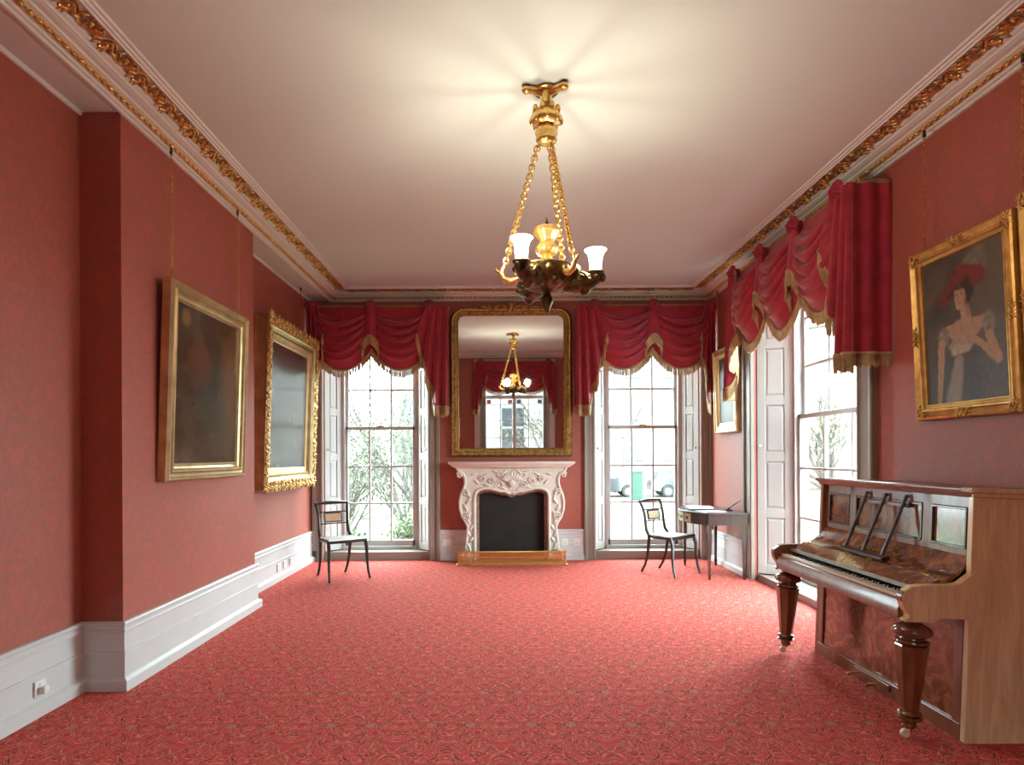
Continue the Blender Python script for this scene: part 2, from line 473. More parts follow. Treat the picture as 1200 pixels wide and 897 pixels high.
beads((XB + a_, D - a_, za), (XB + a_, YF + .3, za)); beads((XR - a_, D - a_, za), (XR - a_, YF + .3, za)); beads((XB + a_, D - a_, za), (XR - a_, D - a_, za))
m.build('bead_row', GILT, corn, 50, kind='stuff')

# white strip where the recessed left wall meets the soffit
m = MB()
for a, b in ((YF, Y0), (Y1, D)):
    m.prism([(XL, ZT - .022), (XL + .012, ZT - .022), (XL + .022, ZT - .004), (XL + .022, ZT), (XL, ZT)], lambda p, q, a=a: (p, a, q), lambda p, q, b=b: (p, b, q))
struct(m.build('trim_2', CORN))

# ---- baseboards
BP = [(0, .41), (.022, .41), (.030, .402), (.030, .392), (.022, .382), (.020, .366), (.028, .36), (.028, .350), (.018, .344), (.018, .232), (.028, .228), (.028, .214),
      (.022, .21), (.022, .078), (.046, .066), (.050, .060), (.050, 0)]
def base_run(name, fn):
    o = struct(MB().sweep(BP, fn).build(name, WHITE, smooth=30)); return o
base_left = base_run('baseboard_left', lambda a: [(XL + a, YF), (XL + a, Y0 - a), (XB + a, Y0 - a), (XB + a, Y1 + a), (XL + a, Y1 + a), (XL + a, D)])
AW = .15                                                # architrave width
m = MB(); 
for a, b in ((CL + HW + AW, -.36), (.67, CR - HW - AW)):
    m.sweep(BP, lambda p, a=a, b=b: [(a, D - p), (b, D - p)])
struct(m.build('baseboard_back', WHITE, smooth=30))
m = MB()
for a, b in ((YWR + HWR + .2, D), (YF, YWR - HWR - .2)):
    m.sweep(BP, lambda p, a=a, b=b: [(XR - p, b), (XR - p, a)])
struct(m.build('baseboard_right', WHITE, smooth=30))
struct(MB().sweep(BP, lambda p: [(XL, YF + p), (XWF - HWF - AW, YF + p)]).sweep(BP, lambda p: [(XWF + HWF + AW, YF + p), (XR, YF + p)]).build('baseboard_front', WHITE, smooth=30))

# ---- sash windows
def make_window(n, loc, rz, hw, sw, dep, zb, zm, zt, cols, aw, shutter_mat, open_shutters=True):
    r = struct(thing('window_%d' % n, loc=loc, rot=(0, 0, rz)))
    ytop = zt + .03
    # architrave: moulded frame on the wall face
    ap = [(0, 0), (0, .035), (.012, .045), (.03, .045), (.036, .035), (aw - .05, .03), (aw - .044, .05), (aw - .01, .055), (aw, .045), (aw, 0)]
    m = MB()
    for sg in (-1, 1):
        m.prism(ap, lambda p, q, sg=sg: (sg * (hw + p), -q, 0), lambda p, q, sg=sg: (sg * (hw + p), -q, ytop))
    m.box((-hw - aw, -.045, ytop), (hw + aw, 0, ytop + .06))
    m.build('architrave', STONEPAINT, r, 30)
    # box frame in the opening
    m = MB()
    for sg in (-1, 1):
        m.box((sg * sw, dep - .03, zb - .06), (sg * hw, dep + .12, ytop + .02))
        m.box((sg * (sw - .012), dep - .035, zb), (sg * (sw + .02), dep + .0, ytop))
    m.box((-hw, dep - .03, zt), (hw, dep + .12, ytop + .02)); m.box((-hw, 0.02, ytop), (hw, dep, ytop + .02))
    m.build('frame', SHUTTERPAINT, r, 30)
    # sill and splayed riser
    rise = zb - .05
    m = MB()
    m.prism([(-hw + .005, .03), (hw - .005, .03), (sw + .02, dep - .02), (-sw - .02, dep - .02)], lambda p, q: (p, q, 0), lambda p, q: (p, q, rise))
    m.box((-hw, dep + .06, -.1), (hw, dep + .14, rise))
    m.build('sill_riser', STONEPAINT, r, 30)
    MB().box((-sw - .02, dep - .05, rise), (sw + .02, dep + .14, rise + .05)).build('sill', SHUTTERPAINT, r, 30, .006)
    # two sashes, each with its bars and panes
    rail, bar = .055, .011
    for nm, z0, z1, y0 in (('lower_sash', zb, zm + .03, dep), ('upper_sash', zm - .01, zt, dep + .055)):
        o = MB().box((-sw, y0, z0), (-sw + .05, y0 + .045, z1)).box((sw - .05, y0, z0), (sw, y0 + .045, z1)) \
            .box((-sw, y0, z0), (sw, y0 + .045, z0 + (.075 if nm[0] == 'l' else .04))).box((-sw, y0, z1 - .045), (sw, y0 + .045, z1)).build(nm, SHUTTERPAINT, r, 0, .004)
        gz0 = z0 + (.075 if nm[0] == 'l' else .04); gz1 = z1 - .045; gx = sw - .05
        bv = MB().box((-bar, y0 + .004, gz0), (bar, y0 + .04, gz1)).mesh('glazing_bar', SHUTTERPAINT, 0)
        bh = MB().box((-gx, y0 + .006, -bar), (gx, y0 + .038, bar)).mesh('glazing_bar', SHUTTERPAINT, 0)
        for i in range(1, cols): inst('glazing_bar', bv, o, (-gx + 2 * gx * i / cols, 0, 0))
        zs = [lerp(gz0, gz1, j / 3) for j in range(4)] if nm[0] == 'l' else [gz0, gz0 + .515, gz0 + 1.03, gz1]
        for j in range(1, 3): inst('glazing_bar', bh, o, (0, 0, zs[j]))
        pw = 2 * gx / cols
        for j in range(3):
            pm = MB().box((0, y0 + .02, 0), (pw, y0 + .024, zs[j + 1] - zs[j])).mesh('pane', GLASS, 0)
            for i in range(cols): inst('pane', pm, o, (-gx + pw * i, 0, zs[j]))
        if nm[0] == 'l':
            MB().box((-.05, y0 - .015, z1 - .005), (.05, y0 + .02, z1 + .012)).ell((0, y0 - .005, z1 + .02), (.012, .012, .012)).build('sash_catch', BRASS, r)
    # panelled shutters folded into the splayed reveals
    for sg in (-1, 1):
        a = Vector((sg * (hw - .012), .03, 0)); b = Vector((sg * (sw + .03), dep - .035, 0)); L = (b - a).length
        ux = (b - a).normalized(); nx = Vector((-sg * ux.y * 1.0, sg * ux.x, 0)); 
        nx = Vector((-ux.y, ux.x, 0)); 
        if nx.x * sg > 0: nx = -nx
        mt = Matrix(((ux.x, -nx.x, 0, a.x), (ux.y, -nx.y, 0, a.y), (0, 0, 1, 0), (0, 0, 0, 1)))
        zb2, zt2 = rise + .012, ytop
        m = MB(); st = min(.085, L * .27); rl = .10
        m.box((0, .012, zb2), (L, .03, zt2), mt)                                   # recessed ground
        m.box((0, 0, zb2), (st, .02, zt2), mt); m.box((L - st, 0, zb2), (L, .02, zt2), mt)
        npan = 5; H = (zt2 - zb2 - rl) / npan
        for j in range(npan + 1): m.box((st, 0, zb2 + j * H), (L - st, .02, zb2 + j * H + rl), mt)
        o = m.build('shutter', shutter_mat, r, 0, .003)
        for j in range(npan):
            z0 = zb2 + j * H + rl; z1 = zb2 + (j + 1) * H
            e = .012; f = .03
            pp = MB(); p0 = [(st + e, z0 + e), (L - st - e, z0 + e), (L - st - e, z1 - e), (st + e, z1 - e)]
            p1 = [(st + f, z0 + f), (L - st - f, z0 + f), (L - st - f, z1 - f), (st + f, z1 - f)]
            for i in range(4):
                k = (i + 1) % 4
                pp.quad(*[mt @ Vector((q[0], y, q[1])) for q, y in ((p0[i], .011), (p0[k], .011), (p1[k], .004), (p1[i], .004))])
            pp.quad(*[mt @ Vector((q[0], .004, q[1])) for q in p1])
            pp.build('panel', shutter_mat, o, 0)
        kb = MB().lathe([(.006, 0), (.006, .012), (.014, .018), (.016, .026), (.010, .034), (.001, .036)], seg=10, ax='y', m=None)
        ko = kb.build('knob', BRASS if n != 3 else SOCKETW, o)
        ko.matrix_local = mt @ T(.035 if sg < 0 else .035, 0, 1.5)
    return r
make_window(1, (CL, D, 0), 0, HW, .50, .30, .16, 1.79, 3.26, 3, .15, SHUTTERPAINT)
make_window(2, (CR, D, 0), 0, HW, .50, .30, .16, 1.79, 3.26, 3, .15, SHUTTERPAINT)
make_window(3, (XR, YWR, 0), radians(-90), HWR, .80, .37, .12, 1.80, 3.26, 3, .22, SHUTTERPAINT)

# window behind the camera, seen in the looking glass: French casements under a transom
def front_window():
    r = struct(thing('window_4', loc=(XWF, YF, 0), rot=(0, 0, pi)))
    hw, sw, dep, zt, ztr = HWF, .80, .3, 3.2, 2.36
    m = MB()
    ap = [(0, 0), (0, .04), (.14, .055), (.15, 0)]
    for sg in (-1, 1): m.prism(ap, lambda p, q, sg=sg: (sg * (hw + p), -q, 0), lambda p, q, sg=sg: (sg * (hw + p), -q, 3.3))
    m.prism(ap, lambda p, q: (-hw - .15, -q, 3.3 + p), lambda p, q: (hw + .15, -q, 3.3 + p)); m.build('architrave', WHITE, r)
    m = MB()
    for sg in (-1, 1):
        m.box((sg * sw, dep, 0), (sg * hw, dep + .1, 3.32)); m.box((sg * sw, .02, 0), (sg * (sw + .03), dep, 3.3)); m.box((sg * hw, .0, 0), (sg * (hw - .02), dep, 3.3))
    m.box((-hw, dep, zt), (hw, dep + .1, 3.32)); m.box((-sw, dep - .04, ztr), (sw, dep + .08, ztr + .1)); m.box((-sw, dep, 0), (sw, dep + .08, .2))
    m.build('frame', WHITE, r, 0, .004)
    MB().box((-.045, dep, .2), (.045, dep + .07, ztr)).build('mullion', WHITE, r, 0, .004)
    cg = [plain('stained_glass_%s' % k, c, .2) for k, c in (('blue', (.1, .12, .3)), ('red', (.4, .06, .03)))]
    for i in range(1, 4):
        if i != 2: MB().box((-sw + .4 * i - .012, dep + .02, .2), (-sw + .4 * i + .012, dep + .05, ztr)).build('glazing_bar', WHITE, r, 0)
        MB().box((-sw + .4 * i - .012, dep + .02, ztr + .1), (-sw + .4 * i + .012, dep + .05, zt)).build('glazing_bar', WHITE, r, 0)
    for z in (.75, 1.25, 1.75, 2.2): MB().box((-sw, dep + .022, z - .008), (sw, dep + .048, z + .008)).build('glazing_bar', WHITE, r, 0)
    for i in range(4):
        x0 = -sw + .4 * i
        MB().box((x0, dep + .033, .2), (x0 + .4, dep + .037, ztr)).build('pane', GLASS, r, 0)
        MB().box((x0, dep + .033, ztr + .1), (x0 + .4, dep + .037, zt)).build('pane', GLASS, r, 0)
    for i, x in enumerate((-.72, -.12, .12, .72)):
        MB().box((x - .06, dep + .026, 2.22), (x + .06, dep + .03, 2.34)).build('coloured_pane', cg[(i // 2) % 2], r, 0)
front_window()
# ================================================================ CURTAIN VALANCES
def fringe(hem, ln, name='fringe', parent=None, out=None, step=.020):
    """hem: polyline of points; a braid header and hanging strands"""
    m = MB(); hem = [Vector(p) for p in hem]
    m.tube(hem, .013, 6, cap=True)
    d = 0; nxt = 0
    for a, b in zip(hem[:-1], hem[1:]):
        L = (b - a).length
        while nxt < d + L:
            t = (nxt - d) / L; p = a.lerp(b, t); l = ln * random.uniform(.88, 1.05); w = .0078
            u = (b - a); u.z = 0
            u = u.normalized() if u.length > 1e-6 else Vector((1, 0, 0)); v = Vector((-u.y, u.x, 0))
            j = Vector((random.uniform(-.004, .004), random.uniform(-.004, .004), 0))
            n = len(m.v)
            for zz, k in ((0, .9), (-l * .8, 1.0), (-l, .35)):
                c = p + Vector((0, 0, zz)) + j * (-zz / l)
                for q in ((-1, -1), (1, -1), (1, 1), (-1, 1)): m.v.append(tuple(c + u * q[0] * w * k + v * q[1] * w * .6 * k))
            for r_ in (0, 4):
                for q in range(4): m.f.append((n + r_ + q, n + r_ + (q + 1) % 4, n + r_ + 4 + (q + 1) % 4, n + r_ + 4 + q))
            nxt += step
        d += L
    return m.build(name, FRINGE, parent, 40, kind='stuff')

def swag(par, x0, x1, zt, hE, hM, y0):
    def P(u, v, off=0.0):
        s = max(0, sin(pi * u)) ** .75
        z = zt - (hE * v ** 2.3 * (1 - s) + hM * v * s)
        env = min(1, s * 1.6) * ss(.16, .3, v) * (1 - ss(.80, .95, v))
        fold = abs(sin(pi * (7.2 * v + .35 * sin(3 * u + x0)))) ** .65
        y = y0 - .015 - .075 * s * sin(pi * min(1, v * .95)) - .095 * env * fold - off
        return (lerp(x0, x1, u), y, z)
    m = MB(); m.grid(36, 64, P); m.grid(36, 8, lambda u, v: (P(u, v)[0], P(u, v)[1] + .012, P(u, v)[2]), flip=True)
    o = m.build('swag', REDCLOTH, par, 60)
    fringe([P(i / 40, 1, .004) for i in range(41)], .10, parent=o)
def jabot(par, x, zt, y0, zc=2.97, zs=2.76):
    def P(u, v):
        a = (u - .5) * pi * 1.15; r = lerp(.048, .108, v ** .8) * (1 + .10 * cos(a * 6) * v)
        zb = lerp(zs, zc, cos((u - .5) * pi) ** 1.3 if 0 < u < 1 else 0)
        return (x + r * sin(a), y0 - .10 * 1 - .02 - r * .55 * cos(a), lerp(zt, zb, v))
    o = MB().grid(32, 18, P).build('jabot', REDCLOTH, par, 60)
    fringe([P(i / 24, 1) for i in range(25)], .13, parent=o, step=.016)
def tail(par, xi, xo, sg, zt, y0, z_in, z_out, wt, fix=False):
    """cascade tail; sg = +1 on the right end"""
    def P(u, v):
        w = lerp(wt, 1.0, v ** .7); x = xi + (xo - xi) * (u * w + (1 - w) * (1.0 if fix else .42))
        k = u / .62
        zb = z_out if u > .62 else lerp(z_in, z_out, min(1, (k * 3 - .16 * sin(2 * pi * k * 3)) / 3))
        y = y0 - .06 - .055 * sin(2 * pi * u * 3.4 + .6) * (.35 + .65 * v) - .03 * (1 - u)
        return (x, y, lerp(zt, zb, v))
    o = MB().grid(56, 26, P).build('tail', REDCLOTH, par, 60)
    MB().grid(56, 26, lambda u, v: (P(u, v)[0], P(u, v)[1] + .008, P(u, v)[2]), flip=True).build('lining', FRINGE, o, 60)
    fringe([P(i / 60, 1) for i in range(61)], .14, parent=o, step=.016)
def rosette(par, x, z, y):
    m = MB(); N = 14
    for R, h, ph in ((.085, .0, 0), (.055, .02, .2)):
        def P(u, v, R=R, h=h, ph=ph):
            a = 2 * pi * u; r = R * v; k = .012 * sin(a * N + ph) * v
            return (x + (r + k * .3) * cos(a), y - h - .035 * (1 - v * v) - k, z + (r + k * .3) * sin(a))
        m.grid(N * 4, 4, P, closeu=True)
    m.ell((x, y - .06, z), (.016, .012, .016), 8, 5)
    m.tube([(x, y + .06, z), (x, y, z)], .05, 12)
    return m.build('rosette', REDCLOTH, par, 50)
def valance(label, loc, rz, n, span, zt=3.375, proj=.20, tails=(.20, .20), hE=.55, hM=.83, ztail=2.05, sides=(True, True), group=None):
    r = thing('valance', label, 'valance', loc, (0, 0, rz), group)
    half = n * span / 2; y0 = -proj
    xa = -half - tails[0] * .45; xb = half + tails[1] * .45
    MB().box((xa, y0, zt - .02), (xb, 0, zt + .012)).build('pelmet_board', BRAID, r, 0)
    MB().box((xa - .004, y0 - .012, zt - .03), (xb + .004, y0, zt + .016)).build('braid', BRAID, r, 0, .005)
    for i in range(n): swag(r, -half + i * span, -half + (i + 1) * span, zt - .012, hE, hM, y0 - .012)
    for i in range(1, n): jabot(r, -half + i * span, zt - .05, y0 + .03)
    for i in range(n + 1): rosette(r, -half + i * span, zt - .02, y0 - .10)
    tail(r, -half + .17, -half - tails[0], -1, zt - .012, y0 - .02, 2.98, ztail, .62, sides[0] or tails[0] < .1)
    tail(r, half - .17, half + tails[1], 1, zt - .012, y0 - .02, 2.98, ztail, .62, sides[1] or tails[1] < .1)
    for sg, tl, on in ((-1, tails[0], sides[0]), (1, tails[1], sides[1])):
        if not on: continue
        x = sg * (half + tl - .012)
        def P(u, v, x=x, sg=sg): return (x + sg * .012 * sin(u * 2 * pi * 2.3), lerp(y0 - .11, -.012, u), lerp(zt - .01, ztail, v))
        o = MB().grid(24, 8, P).grid(24, 8, lambda u, v: (P(u, v)[0] - sg * .008, P(u, v)[1], P(u, v)[2]), flip=True).build('return_panel', REDCLOTH, r, 60)
        fringe([P(i / 12, 1) for i in range(13)], .10, parent=o, step=.016)
        MB().tube([(x, y0 - .02, zt), (x, -.012, zt)], .016, 6).build('braid', BRAID, r)
    return r
valance('crimson swagged valance over the garden window left of the mirror', (CL - .01, D, 0), 0, 2, .765, tails=(.075, .24), sides=(False, True))
valance('crimson swagged valance over the street window right of the mirror', (CR + .02, D, 0), 0, 2, .765, tails=(.24, .045), sides=(True, False))
valance('crimson valance with three swags over the window behind the piano', (XR, 5.75, 0), radians(-90), 3, .70, tails=(.24, .15), proj=.22, sides=(False, True), ztail=2.13)
valance('crimson swagged valance reflected in the mirror over the chimneypiece', (XWF, YF, 0), pi, 2, .92, tails=(.26, .26), sides=(False, False))

# ================================================================ PICTURES
def canvas_mesh(w, h, fn, mat, nu=120, nv=150):
    m = MB().grid(nu, nv, lambda u, v: ((u - .5) * w, 0, (v - .5) * h))
    me = m.mesh('canvas', mat, 0)
    ca = me.color_attributes.new('paint', 'FLOAT_COLOR', 'POINT')
    for i in range(len(me.vertices)):
        u = (i % (nu + 1)) / nu; v = (i // (nu + 1)) / nv
        ca.data[i].color = (*fn(u, v), 1)
    return me
def nz(u, v, s=4, k=0): return noise.fractal(Vector((u * s, v * s, k)), 1.0, 2.0, 4) * .5 + .5
def blend(c, d, f): return tuple(a + (b - a) * f for a, b in zip(c, d))
def blob(u, v, cx, cy, rx, ry, rot=0, soft=.3):
    x, y = u - cx, v - cy; c, s = cos(rot), sin(rot); x, y = x * c + y * s, -x * s + y * c
    d = sqrt((x / rx) ** 2 + (y / ry) ** 2); return 1 - ss(1 - soft, 1 + soft, d)
def frame_profile(m, w, h, prof):
    """prof: list of (inset from outer edge, -y forward)"""
    def path(a): return [(-w / 2 + a, -h / 2 + a), (w / 2 - a, -h / 2 + a), (w / 2 - a, h / 2 - a), (-w / 2 + a, h / 2 - a)]
    n = len(m.v)
    for a, y in prof:
        for x, z in path(a): m.v.append((x, -y, z))
    for j in range(len(prof) - 1):
        for i in range(4):
            k = (i + 1) % 4; a = n + j * 4; m.f.append((a + i, a + k, a + 4 + k, a + 4 + i))
    return m
def leaf_cluster(m, c, dirx, size, k, seed, yf):
    """a clump of carved leaves in the xz-plane standing forward to -yf"""
    rnd = random.Random(seed)
    for i in range(k):
        a = 2 * pi * i / k + rnd.uniform(-.3, .3); r = size * rnd.uniform(.35, .75)
        p = (c[0] + r * cos(a) * dirx, -yf - rnd.uniform(0, .008), c[1] + r * sin(a))
        m.ell(p, (size * .48, size * .18, size * .16), 6, 4, (RY(-a) @ RX(rnd.uniform(-.5, .5))).to_3x3())
    m.ell((c[0], -yf - .008, c[1]), (size * .22, size * .2, size * .22), 6, 4)
def chain_mesh(L, link=.03, r=.0022, wd=.008):
    m = MB(); n = max(2, int(L / (link * .78)))
    for i in range(n):
        mt = (RZ(pi / 2 * (i % 2) + .6) @ RX(pi / 2)).to_3x3()
        def P(u, v, i=i, mt=mt):
            a = 2 * pi * u; q = Vector(((wd + r * cos(2 * pi * v)) * cos(a), (link / 2 + r * cos(2 * pi * v)) * sin(a), r * sin(2 * pi * v)))
            return mt @ q + Vector((0, 0, (i + .5) * L / n))
        m.grid(8, 4, P, True, True)
    return m
def picture(name, label, loc, rz, lean, w, h, prof, paint, cm, fm, ornament=None, chains=(), side=None, liner=None, sidemat=None):
    """loc = centre of the back face on the wall; the top leans out on its chains"""
    r = thing(name, label, 'picture', (loc[0], loc[1], loc[2] - h / 2), (lean, 0, rz))
    ci = prof[-1][0]
    f = frame_profile(MB(), w, h, prof).build('frame', fm, r, 30, loc=(0, 0, h / 2))
    cv = bpy.data.objects.new('canvas', canvas_mesh(w - 2 * ci + .01, h - 2 * ci + .01, paint, cm)); COL.objects.link(cv); cv.parent = r
    cv.location = (0, -prof[-1][1] - .002, h / 2)
    MB().box((-w / 2 + .02, -.012, -h / 2 + .02), (w / 2 - .02, 0, h / 2 - .02)).build('backing', FRAMEDEEP, r, 0, loc=(0, 0, h / 2))
    if liner:
        frame_profile(MB(), w - 2 * liner[0], h - 2 * liner[0], liner[1]).build('liner', liner[2], r, 30, loc=(0, 0, h / 2))
    if ornament:
        for o in ornament: o(r)
    if chains:
        yb = -.03
        for x in chains:
            top = Vector((x, yb, h - .02)); M = Matrix.LocRotScale(Vector(r.location), r.rotation_euler, None)
            p = M @ top; L = (ZT - .01 - p.z)
            o = chain_mesh(L).build('chain', BRASS, r, 60); o.matrix_local = M.inverted() @ T(p.x, p.y, p.z)
            q = M.inverted() @ T(p.x, p.y, ZT - .03)
            MB().box((-.007, -.007, -.015), (.007, .007, .026)).tube([(0, 0, -.015), (0, -.014, -.022), (0, -.018, -.008)], .004, 6).build('hook', BLACKP, r).matrix_local = q
    return r
VAR = m_vcol('varnished_canvas', .16, .6); VARR = m_vcol('dull_varnish', .22, 1.0); OIL = m_vcol('oil_portrait', .45, .35)
def paint_dark(u, v):
    n = nz(u, v, 5, 1.3); c = blend((.030, .018, .010), (.10, .065, .035), n)
    c = blend(c, (.22, .13, .05), .55 * blob(u, v, .85, .55, .16, .35, 0, .7))
    c = blend(c, (.05, .07, .06), .6 * blob(u, v, .55, .45, .22, .3, .2, .7))
    c = blend(c, (.16, .06, .035), .5 * blob(u, v, .35, .65, .16, .14, 0, .6))
    c = blend(c, (.24, .13, .04), .8 * blob(u, v, .14, .92, .06, .05, 0, .5))
    return c
def paint_grey(u, v):
    n = nz(u, v, 6, 4.1); c = blend((.035, .028, .024), (.12, .105, .09), n)
    c = blend(c, (.16, .13, .09), .4 * blob(u, v, .48, .38, .16, .24, .1, .95))
    c = blend(c, (.18, .15, .13), .4 * blob(u, v, .75, .45, .15, .25, 0, .8)); return c
def paint_small(u, v):
    n = nz(u, v, 4, 8.2); c = blend((.06, .05, .04), (.16, .15, .13), n)
    c = blend(c, (.3, .28, .24), .6 * blob(u, v, .45, .3, .3, .25, .1, .8)); c = blend(c, (.10, .06, .04), .6 * blob(u, v, .5, .75, .25, .2, 0, .7)); return c
def cap(u, v, p, q, r0, r1, soft=.25):
    """soft-edged tapering limb from p to q (canvas is about 0.78 as wide as high)"""
    k = .78; dx, dy = (q[0] - p[0]) * k, q[1] - p[1]; L2 = dx * dx + dy * dy
    x, y = (u - p[0]) * k, v - p[1]; t = min(1, max(0, (x * dx + y * dy) / L2)); r = lerp(r0, r1, t)
    return 1 - ss(1 - soft, 1 + soft, sqrt((x - t * dx) ** 2 + (y - t * dy) ** 2) / r)
def paint_lady(u, v):
    n = nz(u, v, 5, 2.2); n2 = nz(u, v, 22, 3.0); n3 = nz(u * 2.5, v * .6, 30, 5.0)
    du = (n2 - .5) * .018; dv = (n3 - .5) * .014; U, V = u, v; u, v = u + du, v + dv           # broken brush edges
    FL = blend((.40, .235, .145), (.52, .33, .21), n2); FD = (.27, .14, .085)
    c = blend((.042, .034, .025), (.125, .098, .066), n)
    c = blend(c, (.17, .135, .085), .55 * blob(u, v, .92, .70, .22, .32, 0, .8))
    c = blend(c, (.22, .14, .06), .5 * blob(u, v, .10, .73, .12, .035, .55, .8))
    c = blend(c, (.030, .024, .018), .6 * blob(u, v, .15, .62, .14, .10, .3, .8))
    sk = blend((.032, .036, .042), (.11, .115, .12), n3 * .7 + n2 * .3)
    c = blend(c, sk, blob(u, v, .52, .0, .60, .36, 0, .35))                                       # skirts
    c = blend(c, blend((.05, .05, .055), (.20, .19, .18), n3), .7 * cap(u, v, (.80, .45), (.95, .05), .10, .20, .5))   # gauze shawl
    c = blend(c, (.28, .245, .18), (.25 + .75 * n2) * .8 * blob(u, v, .60, .895, .19, .060, .42, .4))           # plume
    c = blend(c, (.24, .21, .155), (.2 + .8 * n2) * .7 * blob(u, v, .74, .875, .07, .085, 0, .4))
    c = blend(c, (.024, .015, .010), blob(u, v, .52, .74, .125, .095, -.2, .15))                  # hair
    c = blend(c, blend((.10, .010, .010), (.23, .024, .02), n2), cap(u, v, (.26, .70), (.50, .835), .045, .070, .14))     # hat
    c = blend(c, blend((.12, .012, .011), (.26, .03, .024), n2), cap(u, v, (.50, .835), (.70, .80), .070, .062, .14))
    c = blend(c, (.05, .007, .007), .85 * cap(u, v, (.32, .715), (.56, .79), .016, .028, .4))
    c = blend(c, FL, cap(u, v, (.525, .63), (.545, .53), .040, .050, .15))                        # neck
    c = blend(c, FD, .6 * cap(u, v, (.56, .64), (.575, .56), .015, .02, .6))
    c = blend(c, FL, cap(u, v, (.30, .485), (.76, .50), .040, .040, .15)); c = blend(c, FL, blob(u, v, .51, .475, .20, .075, 0, .15))   # shoulders
    c = blend(c, FD, .35 * cap(u, v, (.48, .52), (.42, .44), .006, .004, .8))
    c = blend(c, (.022, .014, .010), blob(u, v, .56, .715, .060, .080, 0, .25))
    c = blend(c, (.50, .31, .20), blob(u, v, .475, .70, .068, .078, .15, .10)); c = blend(c, (.50, .31, .20), blob(u, v, .462, .655, .046, .042, .1, .12))   # face
    c = blend(c, (.30, .16, .10), .6 * blob(u, v, .528, .68, .022, .055, .1, .6)); c = blend(c, (.46, .20, .14), .5 * blob(u, v, .505, .672, .022, .016, 0, .7))
    c = blend(c, (.020, .012, .009), .9 * cap(U, V, (.44, .76), (.55, .765), .016, .022, .35))
    for ex in (.438, .497):
        c = blend(c, (.025, .015, .012), .85 * blob(U, V, ex, .712, .014, .0055, .1, .4)); c = blend(c, (.06, .03, .02), .7 * blob(U, V, ex, .728, .021, .004, .15, .5))
    c = blend(c, FD, .7 * cap(U, V, (.462, .712), (.452, .682), .004, .007, .6)); c = blend(c, (.12, .06, .04), .5 * blob(U, V, .452, .677, .010, .004, 0, .5))
    c = blend(c, (.30, .05, .045), .85 * blob(U, V, .460, .655, .020, .006, .08, .4))
    dr = blend((.12, .10, .075), (.34, .30, .23), n2)
    c = blend(c, dr, blob(u, v, .25, .455, .075, .065, .3, .25)); c = blend(c, dr, blob(u, v, .795, .475, .070, .080, 0, .25))       # puffed sleeves
    c = blend(c, FL, cap(u, v, (.215, .41), (.185, .20), .036, .030, .18)); c = blend(c, FL, cap(u, v, (.185, .20), (.15, .0), .030, .022, .18))
    c = blend(c, blend(dr, (.42, .36, .28), .5), blob(u, v, .48, .385, .17, .050, .05, .2))       # bodice
    c = blend(c, blend((.34, .28, .20), (.55, .47, .37), n2), blob(u, v, .46, .345, .125, .048, .1, .2))
    c = blend(c, (.075, .055, .038), .85 * cap(u, v, (.33, .295), (.62, .315), .018, .018, .3))
    c = blend(c, blend((.22, .18, .14), (.50, .43, .36), n3), .85 * cap(u, v, (.43, .27), (.34, .02), .045, .075, .3))
    c = blend(c, FL, cap(u, v, (.80, .40), (.88, .25), .032, .036, .18)); c = blend(c, FL, cap(u, v, (.88, .25), (.66, .385), .036, .022, .18))
    c = blend(c, FL, cap(u, v, (.66, .385), (.56, .415), .022, .018, .2))
    for k in range(4): c = blend(c, FL, cap(u, v, (.58, .405 + .008 * k), (.44 + .012 * k, .388 + .013 * k), .0075, .005, .3))
    c = blend(c, FD, .5 * cap(u, v, (.58, .392), (.46, .376), .004, .003, .7))
    return blend(c, (.03, .025, .02), .25 * n3)
# left, on the chimney breast: plain gilt frame
P1 = [(0, 0), (0, .055), (.012, .075), (.022, .075), (.03, .06), (.05, .055), (.065, .070), (.078, .070), (.085, .050), (.105, .040), (.112, .046), (.12, .046), (.126, .030)]
picture('landscape_painting', 'dark varnished oil painting in a plain gilt frame on the chimney breast', (XB + .002, 4.85, 1.925), radians(90), radians(2.0), 1.28, 1.37, P1, paint_dark, VAR, FRAMEGOLD, chains=(-.58, .50))
# left, further back: deep box frame with pierced foliage
def foliage_frame(w, h, band, yf, n_x, n_z, size, mat, seed=1, label='foliage'):
    def go(r):
        m = MB(); k = seed
        for i in range(n_x):
            for sg in (-1, 1):
                leaf_cluster(m, (lerp(-w / 2 + band * .5, w / 2 - band * .5, i / (n_x - 1)), sg * (h / 2 - band * .5)), 1, size * (1.25 if i in (0, n_x - 1) else 1), 7, k, yf); k += 1
        for i in range(1, n_z):
            for sg in (-1, 1):
                leaf_cluster(m, (sg * (w / 2 - band * .5), lerp(-h / 2 + band * .5, h / 2 - band * .5, i / n_z)), 1, size, 7, k, yf); k += 1
        m.build('foliage', mat, r, 60, loc=(0, 0, h / 2), kind='stuff')
    return go
P2 = [(0.03, 0), (0.03, .12), (.02, .135), (.0, .14), (.0, .150), (.05, .165), (.11, .15), (.125, .13), (.15, .12), (.17, .135), (.18, .135), (.19, .10), (.23, .085), (.235, .095), (.25, .09)]
picture('portrait_painting', 'large glossy oil painting in a deep pierced foliage gilt frame beside the garden window', (XL + .002, 7.245, 1.96), radians(90), radians(2.0), 1.74, 1.84, P2, paint_grey, VARR, FRAMEGOLD,
        ornament=[foliage_frame(1.76, 1.86, .12, .158, 15, 15, .066, GILT)], chains=(.55,), liner=(.19, [(0, .10), (.04, .086), (.045, .096), (.06, .09)], FRAMEPALE))
